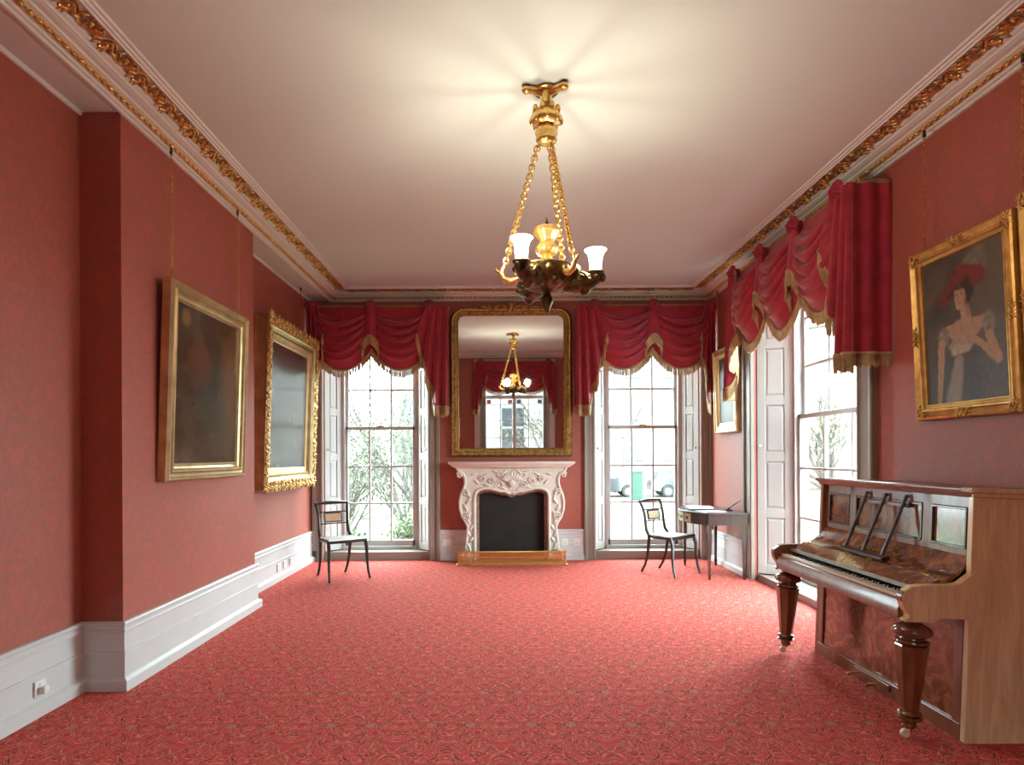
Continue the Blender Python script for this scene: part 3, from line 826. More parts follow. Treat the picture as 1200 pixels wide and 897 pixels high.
# right: lady in a red plumed hat
def corner_ornaments(w, h, band, yf, size, mat):
    def go(r):
        m = MB(); k = 50
        for sx in (-1, 0, 1):
            for sz in (-1, 0, 1):
                if sx == 0 and sz == 0: continue
                for e in (-1, 0, 1):
                    dx = e * size * 1.1 if sz != 0 else 0; dz = e * size * 1.1 if (sx != 0 and sz == 0) else 0
                    if sx != 0 and sz != 0: dx = -sx * size * (1.2 if e == 1 else 0); dz = -sz * size * (1.2 if e == -1 else 0)
                    leaf_cluster(m, (sx * (w / 2 - band * .5) + dx, sz * (h / 2 - band * .5) + dz), 1, size, 6, k, yf); k += 1
        m.build('corner_ornament', mat, r, 60, loc=(0, 0, h / 2), kind='stuff')
    return go
P3 = [(0, 0), (0, .035), (.008, .055), (.02, .06), (.035, .052), (.05, .045), (.06, .052), (.068, .052), (.074, .038), (.088, .034), (.092, .04), (.098, .04), (.102, .026)]
picture('portrait_painting', 'portrait of a lady in a red plumed hat hung above the piano', (XR - .002, 3.79, 2.17), radians(-90), radians(2.6), .86, 1.10, P3, paint_lady, OIL, FRAMEWARM,
        ornament=[corner_ornaments(.86, 1.10, .07, .054, .034, FRAMEWARM)], chains=(-.30,))
picture('portrait_painting', 'gilt framed picture cut off at the right edge beside the lady', (XR - .002, 2.893, 2.20), radians(-90), radians(2.6), .89, 1.15, P3, paint_small, OIL, FRAMEWARM,
        ornament=[corner_ornaments(.89, 1.15, .07, .054, .034, FRAMEWARM)], chains=(-.42, .30))
# far right: small picture between window and corner
picture('landscape_painting', 'small gilt framed picture above the writing table in the far corner', (XR - .002, 7.75, 2.20), radians(-90), radians(1.5), .76, 1.05, P1, paint_small, OIL, FRAMEPALE, chains=(-.3,))

# ================================================================ OVERMANTEL MIRROR
def mirror():
    w, h = 1.63, 1.99; R = .20
    r = thing('overmantel_mirror', 'tall gilt overmantel mirror with rounded top corners and carved crest', 'mirror', (.157, D - .004, 1.395), (MIRROR_TILT, 0, 0))
    def outline(a, n=10):
        rr = max(R - a, .03); x = w / 2 - a; pts = [(-x, a), (x, a)]
        for i in range(n + 1):
            t = pi / 2 * i / n; pts.append((x - rr + rr * cos(t), h - a - rr + rr * sin(t)))
        for i in range(n + 1):
            t = pi / 2 * i / n; pts.append((-x + rr - rr * sin(t), h - a - rr + rr * cos(t)))
        return pts
    pr = [(0, 0), (0, .03), (.012, .05), (.03, .058), (.05, .052), (.07, .06), (.085, .055), (.092, .04), (.104, .036), (.11, .044), (.118, .03)]
    m = MB(); N = len(outline(0)); 
    for a, y in pr:
        for x, z in outline(a): m.v.append((x, -y, z))
    for j in range(len(pr) - 1):
        for i in range(N):
            k = (i + 1) % N; m.f.append((j * N + i, j * N + k, (j + 1) * N + k, (j + 1) * N + i))
    f = m.build('frame', MIRRORGOLD, r, 40)
    m = MB(); q = outline(.06); per = []
    for i in range(N):
        a = Vector((q[i][0], 0, q[i][1])); b = Vector((q[(i + 1) % N][0], 0, q[(i + 1) % N][1])); L = (b - a).length; n = max(1, round(L / .045))
        for k in range(n): per.append((a.lerp(b, k / n), b - a))
    for i, (p, d) in enumerate(per):
        an = atan2(d.z, d.x); m.ell((p.x, -.058, p.z), (.026, .010, .008), 6, 4, RY(-an + (.6 if i % 2 else -.6)).to_3x3())
    m.build('carved_leaves', MIRRORGOLD, f, 60, kind='stuff')
    g = NT('mirror_silvering'); g.color(g.ramp(g.noise(g.pos(True), 3, 2), [(.3, (.84, .84, .83)), (.7, (.88, .88, .87))])); gm = g.set(.015, 1.0)
    o = outline(.110); m = MB(); m.quad(*[(x, -.034, z) for x, z in o]); m.build('mirror_glass', gm, r, 0)
    MB().prism(outline(.02), lambda p, q: (p, -.012, q), lambda p, q: (p, -.001, q)).build('backing', MAHOG, r, 0)
    m = MB()
    leaf_cluster(m, (0, h - .01), 1, .085, 9, 5, .05); m.ell((0, -.06, h + .02), (.05, .03, .055), 10, 6)
    for sg in (-1, 1):
        for i in range(22):
            pass
        pts = [(sg * (.05 + .30 * t), -.055, h - .015 + .045 * sin(pi * t * 2.2) * (1 - t)) for t in [i / 12 for i in range(13)]]
        m.tube(pts, [.022 * (1 - .7 * i / 12) for i in range(13)], 6)
        for cx, rr in ((.14, .045), (.27, .035)):
            sp = [(sg * (cx + rr * (1 - .7 * i / 12) * cos(2.4 * pi * i / 12)), -.058 - .004 * i / 12, h - .005 + rr * (1 - .7 * i / 12) * sin(2.4 * pi * i / 12)) for i in range(13)]
            m.tube(sp, .011, 6)
        for cx, an in ((.09, .7), (.2, -.5), (.33, .5), (.36, -.2)): m.ell((sg * cx, -.06, h - .0), (.045, .012, .015), 6, 4, RY(-sg * an).to_3x3())
    m.build('crest', MIRRORGOLD, r, 60)
    return r
MIRROR_TILT = radians(2.0)
mirror()
# ================================================================ FIREPLACE
def chimneypiece():
    r = thing('chimneypiece', 'cream carved marble chimneypiece with scrolled jambs below the mirror', 'fireplace', (.155, D, 0))
    # shelf with moulded edge and serpentine ends
    prof = [(0, 1.325), (.285, 1.325), (.29, 1.315), (.285, 1.298), (.265, 1.29), (.26, 1.278), (.235, 1.268), (.23, 1.255), (.20, 1.245), (0, 1.245)]
    m = MB()
    def ring(a, z):
        w = .545 + a
        return [(-w, 0, z), (-w, -a * .92 + .02, z), (-w + .05, -a, z), (-.30, -a, z), (-.22, -a - .012, z), (.22, -a - .012, z), (.30, -a, z), (w - .05, -a, z), (w, -a * .92 + .02, z), (w, 0, z)]
    pts = [ring(a, z) for a, z in prof[1:-1]]
    n = len(pts[0])
    for p in pts: m.v += p
    for j in range(len(pts) - 1):
        for i in range(n - 1): m.f.append((j * n + i, j * n + i + 1, (j + 1) * n + i + 1, (j + 1) * n + i))
    m.f.append(tuple(range(n))); m.f.append(tuple(reversed(range((len(pts) - 1) * n, len(pts) * n))))
    m.build('shelf', MARBLE, r, 40)
    # frieze and jambs as one arched plate, thick with rolled edges
    half_out = [(.47, 0.0), (.68 - .01, 0), (.675, .10), (.645, .13), (.63, .17), (.62, .30), (.605, .40), (.60, .47), (.625, .53), (.672, .60), (.70, .70), (.705, .80), (.685, .90), (.655, .97), (.635, 1.03), (.635, 1.10), (.66, 1.17), (.72, 1.20), (.74, 1.25)]
    inner = [(.47, 0), (.47, .86), (.455, .905), (.42, .935), (.36, .955), (.28, .955), (.20, .935), (.13, .915), (.07, .915), (.03, .895), (0, .885)]
    R_ = half_out[1:]; poly = inner[::-1] + [] 
    right = [(0, 1.25)] + [(0, .885)] + inner[::-1][1:] + R_
    for sg in (-1, 1):
        q = [(sg * x, z) for x, z in right]
        MB().prism(q, lambda p, z: (p, -.175, z), lambda p, z: (p, -.01, z)).build('jamb', MARBLE, r, 30, .012)
    # rolled border following the opening and the outer scroll
    m = MB(); m2 = MB()
    for sg in (-1, 1):
        MB().tube([(sg * (x + .022), -.18, z + (.02 if z > .88 else 0)) for x, z in inner], .020, 7).build('inner_moulding', MARBLE, r, 60)
        MB().tube([(sg * (x - .02), -.18, z) for x, z in R_[2:]], .020, 7).build('outer_moulding', MARBLE, r, 60)
    # carved ornament: jamb leaves, knee scrolls, feet and the shell cartouche
    for sg in (-1, 1):
        m = MB()
        for i, z in enumerate((.22, .30, .38, .46, .54, .63, .72, .81, .90)):
            m.ell((sg * (.555 + (.035 if .55 < z < .9 else 0) + .02 * (-1) ** i), -.185, z), (.055, .02, .022), 7, 5, RY(sg * (.9 if i % 2 else 2.1)).to_3x3())
        for cx, cz, R in ((.60, .60, .055), (.61, .92, .05), (.58, .16, .045), (.69, 1.15, .04)):
            sp = [(sg * (cx + R * (1 - .75 * i / 14) * cos(2.7 * pi * i / 14 + .5)), -.19 - .012 * i / 14, cz + R * (1 - .75 * i / 14) * sin(2.7 * pi * i / 14 + .5)) for i in range(15)]
            m.tube(sp, .013, 6)
        mf = MB()
        for k in range(6): mf.ell((sg * (.50 + .03 * k), -.185, .05 + .015 * (k % 2)), (.02, .02, .045), 6, 4)
        m.build('jamb_carving', MARBLE, r, 60, kind='stuff'); mf.build('foot_carving', MARBLE, r, 60)
    m = MB()
    for k in range(9):
        a = pi * (.12 + .76 * k / 8); m.ell((.075 * cos(a) * 1.3, -.19, 1.06 + .075 * sin(a)), (.062, .022, .02), 7, 5, RY(-a).to_3x3())
    m.ell((0, -.195, 1.04), (.05, .03, .05), 10, 6)
    for sg in (-1, 1):
        for cx, cz, R, t in ((.16, 1.02, .055, 0), (.16, 1.16, .05, 1), (.27, 1.08, .05, 2), (.39, 1.10, .045, .4)):
            sp = [(sg * (cx + R * (1 - .75 * i / 14) * cos(2.6 * pi * i / 14 + t)), -.182 - .008 * i / 14, cz + R * (1 - .75 * i / 14) * sin(2.6 * pi * i / 14 + t)) for i in range(15)]
            m.tube(sp, .010, 6)
        for cx, cz, a in ((.10, .97, .4), (.22, .99, -.3), (.33, 1.02, .3), (.34, 1.16, -.4), (.46, 1.06, .8), (.10, 1.19, -.7), (.22, 1.20, .4), (.50, 1.16, -.3)):
            m.ell((sg * cx, -.182, cz), (.055, .016, .015), 7, 4, RY(-sg * a).to_3x3())
    m.build('frieze_carving', MARBLE, r, 60)
    # marble slip, screen and hearth
    m = MB()
    for sg in (-1, 1): m.box((sg * .475, -.12, 0), (sg * .435, -.02, .93))
    top = [(x, z) for x, z in inner[1:]]
    prev = None
    for sg in (-1, 1):
        pl = [(sg * x, z + .03) for x, z in top] + [(sg * x * .99, z - .035) for x, z in reversed(top)]
        m.prism(pl, lambda p, z: (p, -.12, z), lambda p, z: (p, -.02, z))
    m.build('slip', SLIP, r, 30)
    MB().box((-.46, -.06, 0), (.46, -.02, .96)).build('fire_screen', BLACKIRON, r, 0)
    MB().box((-.70, -.42, 0), (.70, 0, .012)).build('hearth', SLIP, r, 0, .004)
chimneypiece()

def fender():
    r = thing('fender', 'low pierced brass fender standing round the hearth', 'fender', (.150, D, 0))
    w, yf, h = .69, -.42, .185
    def path(a, bow=.03):
        pts = [(-w - a, -.20)]
        for i in range(13):
            x = lerp(-w, w, i / 12); pts.append((x * (1 + a / w), yf - a - bow * cos(x / w * pi / 2)))
        pts.append((w + a, -.20)); return pts
    MB().sweep([(0, .0), (.022, 0), (.022, .012), (.012, .022), (.012, .034), (.002, .044), (-.006, .044), (-.006, 0)], lambda a: path(a)).build('base_moulding', BRASS, r, 40)
    MB().sweep([(-.006, h - .02), (.008, h - .02), (.012, h - .01), (.008, h), (-.006, h), (-.006, h - .02)], lambda a: path(a)).build('top_rail', BRASS, r, 40)
    MB().sweep([(-.004, .10), (.006, .102), (.006, .114), (-.004, .116), (-.004, .10)], lambda a: path(a)).build('middle_rail', BRASS, r, 40)
    m = MB(); P = path(0); P = [Vector((x, y, 0)) for x, y in P]
    for a, b in zip(P[:-1], P[1:]):
        n = max(1, int((b - a).length / .021)); u = (b - a) / n
        for i in range(n):
            p = a + u * (i + .5)
            for z0, z1 in ((.042, .102), (.114, h - .018)):
                m.tube([p - u * .5 + Vector((0, 0, z0)), p + u * .5 + Vector((0, 0, z1))], .0046, 4); m.tube([p + u * .5 + Vector((0, 0, z0)), p - u * .5 + Vector((0, 0, z1))], .0046, 4)
    m.build('pierced_lattice', BRASS, r, 40, kind='stuff')
    for x in (-w, w): MB().lathe([(.02, 0), (.026, .01), (.02, .022), (.026, .03)], (x, yf, 0), 12).build('foot', BRASS, r)
fender()

# ================================================================ CHAIRS
def chair(label, loc, rz, panel_mat, seat_mat, group='sabre-legged side chairs'):
    r = thing('side_chair', label, 'chair', loc, (0, 0, rz), group)
    for sg in (-1, 1):
        # swept side: front rail corner, along the seat and up the back post
        pts = [(sg * .225, -.205, .445), (sg * .215, -.05, .440), (sg * .200, .07, .438), (sg * .188, .14, .455), (sg * .180, .180, .51), (sg * .176, .195, .60), (sg * .178, .208, .70), (sg * .186, .238, .79), (sg * .196, .265, .845)]
        MB().tube(pts, [.019, .019, .019, .019, .018, .016, .015, .015, .015], 8).build('side_post', CHAIRBLK, r)
        MB().tube([(sg * .222, -.195, .45), (sg * .226, -.225, .36), (sg * .230, -.228, .22), (sg * .236, -.245, .09), (sg * .243, -.275, 0)], [.022, .021, .018, .015, .013], 8).build('leg', CHAIRBLK, r)
        MB().tube([(sg * .190, .13, .44), (sg * .184, .145, .34), (sg * .178, .165, .2), (sg * .174, .21, .08), (sg * .170, .262, 0)], [.021, .019, .017, .015, .013], 8).build('leg', CHAIRBLK, r)
    MB().tube([(-.225, -.205, .440), (0, -.212, .440), (.225, -.205, .440)], .021, 8).build('front_rail', CHAIRBLK, r)
    MB().tube([(-.188, .14, .445), (.188, .14, .445)], .017, 8).build('back_rail', CHAIRBLK, r)
    MB().prism([(-.215, -.20), (.215, -.20), (.185, .135), (-.185, .135)], lambda p, q: (p, q, .438), lambda p, q: (p, q, .462)).build('seat', seat_mat, r, 0, .008)
    cr = [(lerp(-.205, .205, i / 14), .262 + .022 * sin(pi * i / 14), .848 + .006 * sin(pi * i / 14)) for i in range(15)]
    MB().tube(cr, [.014 + .008 * sin(pi * i / 14) + (.003 if 3 < i < 11 and i % 2 else 0) for i in range(15)], 8).build('crest_rail', CHAIRBLK, r)
    for z, y in ((.745, .225), (.610, .198)):
        MB().tube([(lerp(-.178, .178, i / 6), y + .012 * sin(pi * i / 6), z) for i in range(7)], .008, 6).build('cross_rail', CHAIRBLK, r)
    m = MB(); 
    for a, b in (((-.105, .632), (.105, .632)), ((.105, .632), (.105, .732)), ((.105, .732), (-.105, .732)), ((-.105, .732), (-.105, .632))):
        f = lambda q: (q[0], .212 + (q[1] - .68) * .2, q[1])
        m.tube([f(a), f(b)], .011, 4)
    o = m.build('tablet_frame', CHAIRBLK, r, 0)
    MB().box((-.10, -.005, -.05), (.10, .005, .05)).build('tablet', panel_mat, o, 0, loc=(0, .212, .682), rot=(radians(-11), 0, 0))
    for sg in (-1, 1):
        for z, y in ((.738, .222), (.622, .2)): MB().tube([(sg * .1, y, z), (sg * .1, y + .002, z + (.008 if z > .7 else -.01))], .007, 6).build('stretcher_block', CHAIRBLK, o)
    return r
chair('black sabre-legged side chair with honey tablet by the garden window', (-1.865, 7.36, 0), radians(37), INLAY, SEATC)
chair('black sabre-legged side chair with pinkish tablet beside the writing table', (2.00, 7.52, 0), radians(39), CANE, SEATC)

# ================================================================ WRITING TABLE
def table():
    r = thing('writing_table', 'dark mahogany bow-fronted side table in the far right corner', 'table', (2.76, 7.54, 0), (0, 0, 0))
    def edge(o=0):
        pts = [(.0, -.50 - o), (-.44, -.50 - o)]
        for i in range(17):
            t = i / 16; y = lerp(-.50, .50, t); pts.append((-.44 - .155 * sin(pi * t) - o, y * (1 + o * 2)))
        pts += [(-.44, .50 + o), (0, .50 + o)]; return pts
    MB().prism(edge(.015), lambda p, q: (p, q, .732), lambda p, q: (p, q, .75)).build('top', MAHOG, r, 30, .004)
    MB().prism(edge(-.005), lambda p, q: (p, q, .61), lambda p, q: (p, q, .732)).build('apron', MAHOG, r, 30)
    inl = plain('ivory_inlay', (.66, .60, .42), .35, var=.1, scale=30)
    for i in range(4):
        t0, t1 = .26 + i * .155, .26 + i * .155 + .135
        def P(u, v, t0=t0, t1=t1):
            t = lerp(t0, t1, u); return (-.44 - .155 * sin(pi * t) + .001 - .004, lerp(-.5, .5, t), lerp(.622, .722, v))
        o = MB().grid(6, 1, P).build('inlay_panel', inl, r, 60)
        c = Vector(P(.5, .5)); 
        nrm = Vector((-1, -.155 * pi * cos(pi * (t0 + t1) / 2), 0)).normalized()
        an = atan2(nrm.y, nrm.x) - pi
        MB().lathe([(.001, 0), (.02, 0), (.02, .006), (.001, .008)], seg=8, ax='x', m=None).build('inlay_roundel', BLACKP, o, loc=tuple(c + nrm * .004), rot=(0, 0, an + pi))
    for x, y in ((-.42, -.47), (-.03, -.47), (-.42, .47), (-.03, .47)):
        MB().prism([(-.019, -.019), (.019, -.019), (.019, .019), (-.019, .019)], lambda p, q, x=x, y=y: (x + p, y + q, .62), lambda p, q, x=x, y=y: (x + p * .62, y + q * .62, .07)) \
            .prism([(-.016, -.016), (.016, -.016), (.016, .016), (-.016, .016)], lambda p, q, x=x, y=y: (x + p, y + q, .075), lambda p, q, x=x, y=y: (x + p * .6, y + q * .6, 0)).build('leg', MAHOG, r, 0)
table()
def book():
    r = thing('visitors_book', 'open white visitors book lying on the writing table', 'book', (2.42, 7.66, .75), (0, 0, radians(80)))
    MB().box((-.21, -.15, 0), (.21, .15, .006)).build('cover', BLACKP, r, 0)
    for sg in (-1, 1):
        def P(u, v, sg=sg): return (sg * (.004 + .195 * u), lerp(-.142, .142, v), .010 + .022 * sin(pi * min(1, u * 1.15)) ** .7 * (1 - .3 * u) + .002)
        m = MB().grid(12, 1, P); m.grid(12, 1, lambda u, v: (P(u, v)[0], P(u, v)[1], .006), flip=True)
        for e in (0, 1): m.grid(12, 1, lambda u, v, e=e: (P(u, e)[0], P(u, e)[1], lerp(.006, P(u, e)[2], v)))
        m.build('page_block', PAPER, r, 40)
book()
r = thing('leaflet', 'loose white leaflet beside the visitors book', 'paper', (2.42, 7.26, .751), (0, 0, radians(12)))
MB().box((-.14, -.10, 0), (.14, .10, .004)).build('sheets', PAPER, r, 0)
MB().box((-.10, -.07, .004), (.10, .07, .005)).build('cover_sheet', plain('grey_print', (.55, .55, .55), .6), r, 0)
r = thing('desk_pen', 'black desk pen in its holder on the writing table', 'pen', (2.655, 7.34, .75))
MB().lathe([(.045, 0), (.045, .010), (.03, .018), (.012, .024), (.012, .034), (.004, .036)], seg=14).build('holder', BLACKP, r)
MB().tube([(0, 0, .03), (.06, -.02, .075), (.13, -.045, .125)], [.004, .007, .003], 8).build('pen_barrel', BLACKP, r)

# ================================================================ SOCKETS
def socket(label, loc, rz, w=.085, plug=False, mat=None):
    r = thing('wall_socket', label, 'socket', loc, (0, 0, rz))
    MB().box((-w / 2, -.010, -.043), (w / 2, 0, .043)).build('face_plate', mat or SOCKETW, r, 0, .004)
    MB().box((-.010, -.014, .012), (.010, -.008, .030)).build('switch', SOCKETW if not mat else BLACKP, r, 0, .002)
    m = MB()
    for x, z in ((0, -.002), (-.011, -.022), (.011, -.022)): m.box((x - .003, -.0108, z - .004), (x + .003, -.009, z + .004))
    m.build('pin_holes', BLACKP, r, 0)
    if plug: MB().box((-.022, -.045, -.03), (.022, -.010, .012)).build('plug', SOCKETW, r, 0, .008)
socket('white socket with a plug on the near left baseboard', (XL + .024, 3.44, .15), radians(90), plug=True)
for i, (y, k) in enumerate(((7.16, 'nearest'), (7.36, 'middle'), (7.58, 'farthest'))):
    socket('white socket on the baseboard under the foliage-framed picture, %s of three' % k, (XL + .024, y, .15), radians(90), .10)
socket('white socket on the back baseboard left of the chimneypiece', (-.71, D - .020, .24), 0, .14)
socket('white socket close to the right jamb of the chimneypiece', (.87, D - .020, .24), 0, .09)
socket('white socket by the street window architrave', (1.03, D - .020, .24), 0, .09)
socket('black socket box low beside the chair in the left corner', (-2.49, D - .056, .10), 0, .05, mat=BLACKP)
tag(MB().box((-.04, -.012, -.28), (.16, 0, .28)).build('wall_notice', PAPER, smooth=0, loc=(-1.15, YF + .002, 1.55), rot=(0, 0, pi)), 'white panel on the wall reflected at the mirror edge', 'notice')
# ================================================================ UPRIGHT PIANO
def piano():
    L, Dp = 1.455, .54
    r = thing('upright_piano', 'old walnut upright piano with burr panels and turned front legs', 'piano', (2.235, 3.045, 0), (0, radians(2.4), 0))
    ZTOP = 1.235
    # x: 0 = front of case, + towards the wall; y: 0 = near end
    for nm, y0, y1, mat in (('side', 0, .035, FADED_LIT), ('side', L - .035, L, WALNUT)):
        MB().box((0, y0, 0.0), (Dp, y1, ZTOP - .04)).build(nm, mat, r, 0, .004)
    MB().box((Dp - .03, .035, .03), (Dp, L - .035, ZTOP - .04)).build('back', WALNUT, r, 0)
    # lower front: frame, burr panel, plinth
    lf = MB().box((.012, .035, .0), (.03, L - .035, .60)).build('lower_panel', BURL, r, 0)
    m = MB().box((.0, .035, .075), (.03, .095, .60)).box((.0, L - .095, .075), (.03, L - .035, .60)).box((0, .035, .54), (.03, L - .035, .60)).box((0, .035, .0), (.03, L - .035, .075))
    m.build('lower_frame', WALNUT, r, 0, .004)
    MB().box((-.004, .035, .07), (.014, L - .035, .082)).build('plinth_moulding', WALNUT, r, 0, .004)
    # upper front: framed triple panel
    zb, zt = .895, ZTOP - .045
    fr = MB().box((.045, .035, zb), (.07, L - .035, zt)).build('upper_back_panel', WALNUT, r, 0)
    bays = [(.075, .335), (.405, 1.05), (1.12, 1.38)]
    m = MB(); ys = [.035] + [v for b in bays for v in b] + [L - .035]
    for i in range(0, len(ys), 2): m.box((.028, ys[i], zb), (.05, ys[i + 1], zt))
    m.box((.028, .035, zt - .055), (.05, L - .035, zt)).box((.028, .035, zb), (.05, L - .035, zb + .035))
    m.build('upper_frame', WALNUT, r, 0, .003)
    m = MB(); dk = m_wood('dark_moulding', (.03, .010, .005), (.08, .028, .012), rough=.25)
    for a, b in bays:
        o = MB().box((.038, a + .012, zb + .047), (.046, b - .012, zt - .067)).build('burr_panel', BURL, r, 0)
        m = MB()
        for q in ((a, a + .014, zb + .035, zt - .055), (b - .014, b, zb + .035, zt - .055)): m.box((.024, q[0], q[2]), (.046, q[1], q[3]))
        m.box((.024, a, zb + .035), (.046, b, zb + .049)).box((.024, a, zt - .069), (.046, b, zt - .055))
        m.build('panel_moulding', dk, o, 0, .003)
    # lid
    m = MB()
    m.prism([(-.022, ZTOP - .022), (-.028, ZTOP - .014), (-.028, ZTOP - .004), (-.02, ZTOP), (Dp + .005, ZTOP), (Dp + .005, ZTOP - .022)], lambda p, q: (p, -.022, q), lambda p, q: (p, L + .022, q))
    m.prism([(-.004, ZTOP - .045), (-.008, ZTOP - .034), (-.018, ZTOP - .022), (Dp, ZTOP - .022), (Dp, ZTOP - .045)], lambda p, q: (p, -.010, q), lambda p, q: (p, L + .010, q))
    m.build('lid', WALNUT, r, 0, .003)
    MB().box((-.026, -.0225, ZTOP - .021), (Dp, .05, ZTOP + .0008)).box((-.012, -.0105, ZTOP - .044), (Dp, .0, ZTOP - .022)).build('faded_lit_lid_end', FADED_LIT, r, 0, .003)
    # key bed, slip and cheeks
    kb = .60
    MB().box((-.30, .035, kb), (.03, L - .035, kb + .055)).build('key_bed', WALNUT, r, 0, .004)
    MB().prism([(-.315, kb - .012), (-.318, kb + .03), (-.308, kb + .06), (-.302, kb + .074), (-.287, kb + .078), (-.285, kb - .012)], lambda p, q: (p, .045, q), lambda p, q: (p, L - .045, q)).build('key_slip', WALNUT, r, 40, .003)
    ck = [(.03, .84), (-.02, .80), (-.055, .772), (-.10, .764), (-.24, .757), (-.285, .75), (-.315, .73), (-.33, .70), (-.328, .665), (-.312, .635), (-.295, .615), (-.295, .60), (-.315, .588), (-.31, .578), (-.17, .578), (-.155, .59), (-.14, .60), (.03, .60)]
    for nm, y0, y1, mat in (('cheek', -.006, .04, FADED_LIT), ('cheek', L - .04, L + .006, WALNUT)):
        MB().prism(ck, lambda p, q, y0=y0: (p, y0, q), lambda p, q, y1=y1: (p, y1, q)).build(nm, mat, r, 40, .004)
        roll = MB().tube([(-.30, y0 + .004, .695), (-.30, y1 - .004, .695)], .036, 14).build('scroll_end', WALNUT, r)
    # fall board: curved burr board from the panel down to the keys, folded flap lying in front of it
    arc = [(.045, .905), (.030, .895), (.0, .855), (-.03, .822), (-.065, .795), (-.10, .782), (-.118, .778)]
    fb = MB().prism(arc + [(p, q - .018) for p, q in reversed(arc)], lambda p, q: (p, .04, q), lambda p, q: (p, L - .04, q)).build('fall_board', BURL, r, 50)
    MB().prism([(-.118, .785), (-.212, .728), (-.212, .716), (-.118, .768)], lambda p, q: (p, .042, q), lambda p, q: (p, L - .042, q)).build('key_flap', BURL, r, 0, .004)
    MB().prism([(-.206, .733), (-.212, .734), (-.215, .712), (-.206, .712)], lambda p, q: (p, .042, q), lambda p, q: (p, L - .042, q)).build('flap_edge', plain('dull_grey_felt', (.25, .22, .18), .5), r, 0)
    hm = MB().box((-.006, 0, 0), (.006, .05, .003)).mesh('hinge', BRASS, 0)
    for y in (.12, .32, .60, .85, 1.12, 1.32): inst('hinge', hm, fb, (-.118, y, .786))
    # gilt scroll inscription on the fall board (illegible flourish in the photograph)
    m = MB()
    def on_board(t): return (lerp(-.052, -.008, t) - .003, lerp(.806, .845, t) + .005)
    for k in range(12):
        y = .90 - k * .034; pts = []
        for i in range(15):
            w = 2 * pi * i / 14; px, pz = on_board(.5 + (.42 if k % 3 == 0 else .26) * sin(w * (1 if k % 2 else 2) + k)); pts.append((px, y + .017 * cos(w) - .02 * i / 14, pz))
        m.tube(pts, .0028, 4)
    m.tube([(on_board(.08)[0], .93 - .45 * i / 10, on_board(.08 + .05 * sin(i))[1]) for i in range(11)], .002, 4)
    m.build('gilt_flourish', BRASS, fb)
    # keys
    nk = 50; kw = (L - .11) / nk
    wk = MB().box((-.284, .0008, 0), (-.13, kw - .0008, .022)).mesh('white_key', IVORY, 0)
    bk = MB().prism([(-.236, 0), (-.231, .012), (-.13, .012), (-.13, 0)], lambda p, q: (p, -.0055, q), lambda p, q: (p, .0055, q)).mesh('black_key', EBONY, 0)
    kr = MB().box((-.284, .050, .655), (-.12, L - .05, .668)).build('key_rail', WALNUT, r, 0)
    for i in range(nk):
        inst('white_key', wk, kr, (0, .055 + i * kw, .669))
        if i % 7 in (0, 1, 3, 4, 5) and i < nk - 1: inst('black_key', bk, kr, (0, .055 + (i + 1) * kw, .690))
    MB().box((-.282, .042, .668), (-.13, .056, .70)).build('key_block', WALNUT, r, 0); MB().box((-.282, L - .056, .668), (-.13, L - .042, .70)).build('key_block', WALNUT, r, 0)
    # legs
    for y in (.055, L - .06):
        x = -.235; o = thing('leg'); o.parent = r; o.location = (x, y, 0)
        MB().lathe([(.030, .585), (.046, .575), (.040, .562), (.055, .555), (.082, .540), (.088, .522), (.080, .505), (.056, .494), (.058, .486), (.074, .480), (.076, .470), (.066, .462), (.060, .455)][::-1], seg=24).build('turned_head', LEGWOOD, o, 50)
        MB().lathe([(.072, .458), (.075, .45), (.041, .135), (.034, .128)][::-1], seg=8, rot0=pi / 8).build('octagonal_shaft', FADED_LIT if False else LEGWOOD, o, 20)
        MB().lathe([(.036, .135), (.05, .128), (.055, .118), (.046, .108), (.058, .102), (.056, .094), (.036, .086), (.030, .07), (.034, .06), (.026, .05), (.022, .046)][::-1], seg=20).build('turned_foot', LEGWOOD, o, 50)
        MB().tube([(0, 0, .052), (-.004, -.002, .04), (-.02, -.006, .026)], [.014, .014, .01], 8).build('caster_fork', BRASS, o)
        MB().lathe([(.010, -.012), (.020, -.010), (.022, 0), (.020, .010), (.010, .012)], (-.024, -.006, .022), 16, 'y').build('caster_wheel', IVORY, o)
    # pedals
    for y in (.66, .86):
        m = MB(); m.tube([(.02, y, .05), (-.03, y, .052), (-.075, y, .045), (-.10, y, .036)], [.010, .012, .020, .016], 8, flat=((0, 0, 1), .35)); m.build('pedal', BRASS, r)
    MB().box((-.012, .58, .03), (.002, .94, .07)).build('pedal_plate', WALNUT, r, 0, .004)
    # folding music desk
    md = thing('music_desk'); md.parent = r
    dkw = m_wood('dark_desk_wood', (.04, .018, .014), (.10, .045, .032), rough=.45, coat=.05)
    MB().box((-.025, 0, 0), (.025, .46, .022), T(-.090, .52, .795) @ RY(radians(-18))).build('ledge', dkw, md, 0, .004)
    for y in (.545, .735, .925):
        MB().tube([(-.085, y + .03, .81), (.012, y - .02, 1.155), (.018, y - .022, 1.170)], [.011, .009, .009], 6).build('slat', dkw, md)
        MB().tube([(.018, y - .022, 1.165), (.010, y - .022, 1.155)], .012, 8).build('slat_cap', dkw, md)
    MB().box((.008, .50, 1.10), (.022, .93, 1.122)).build('cross_bar', WALNUT, md, 0, .003)
piano()

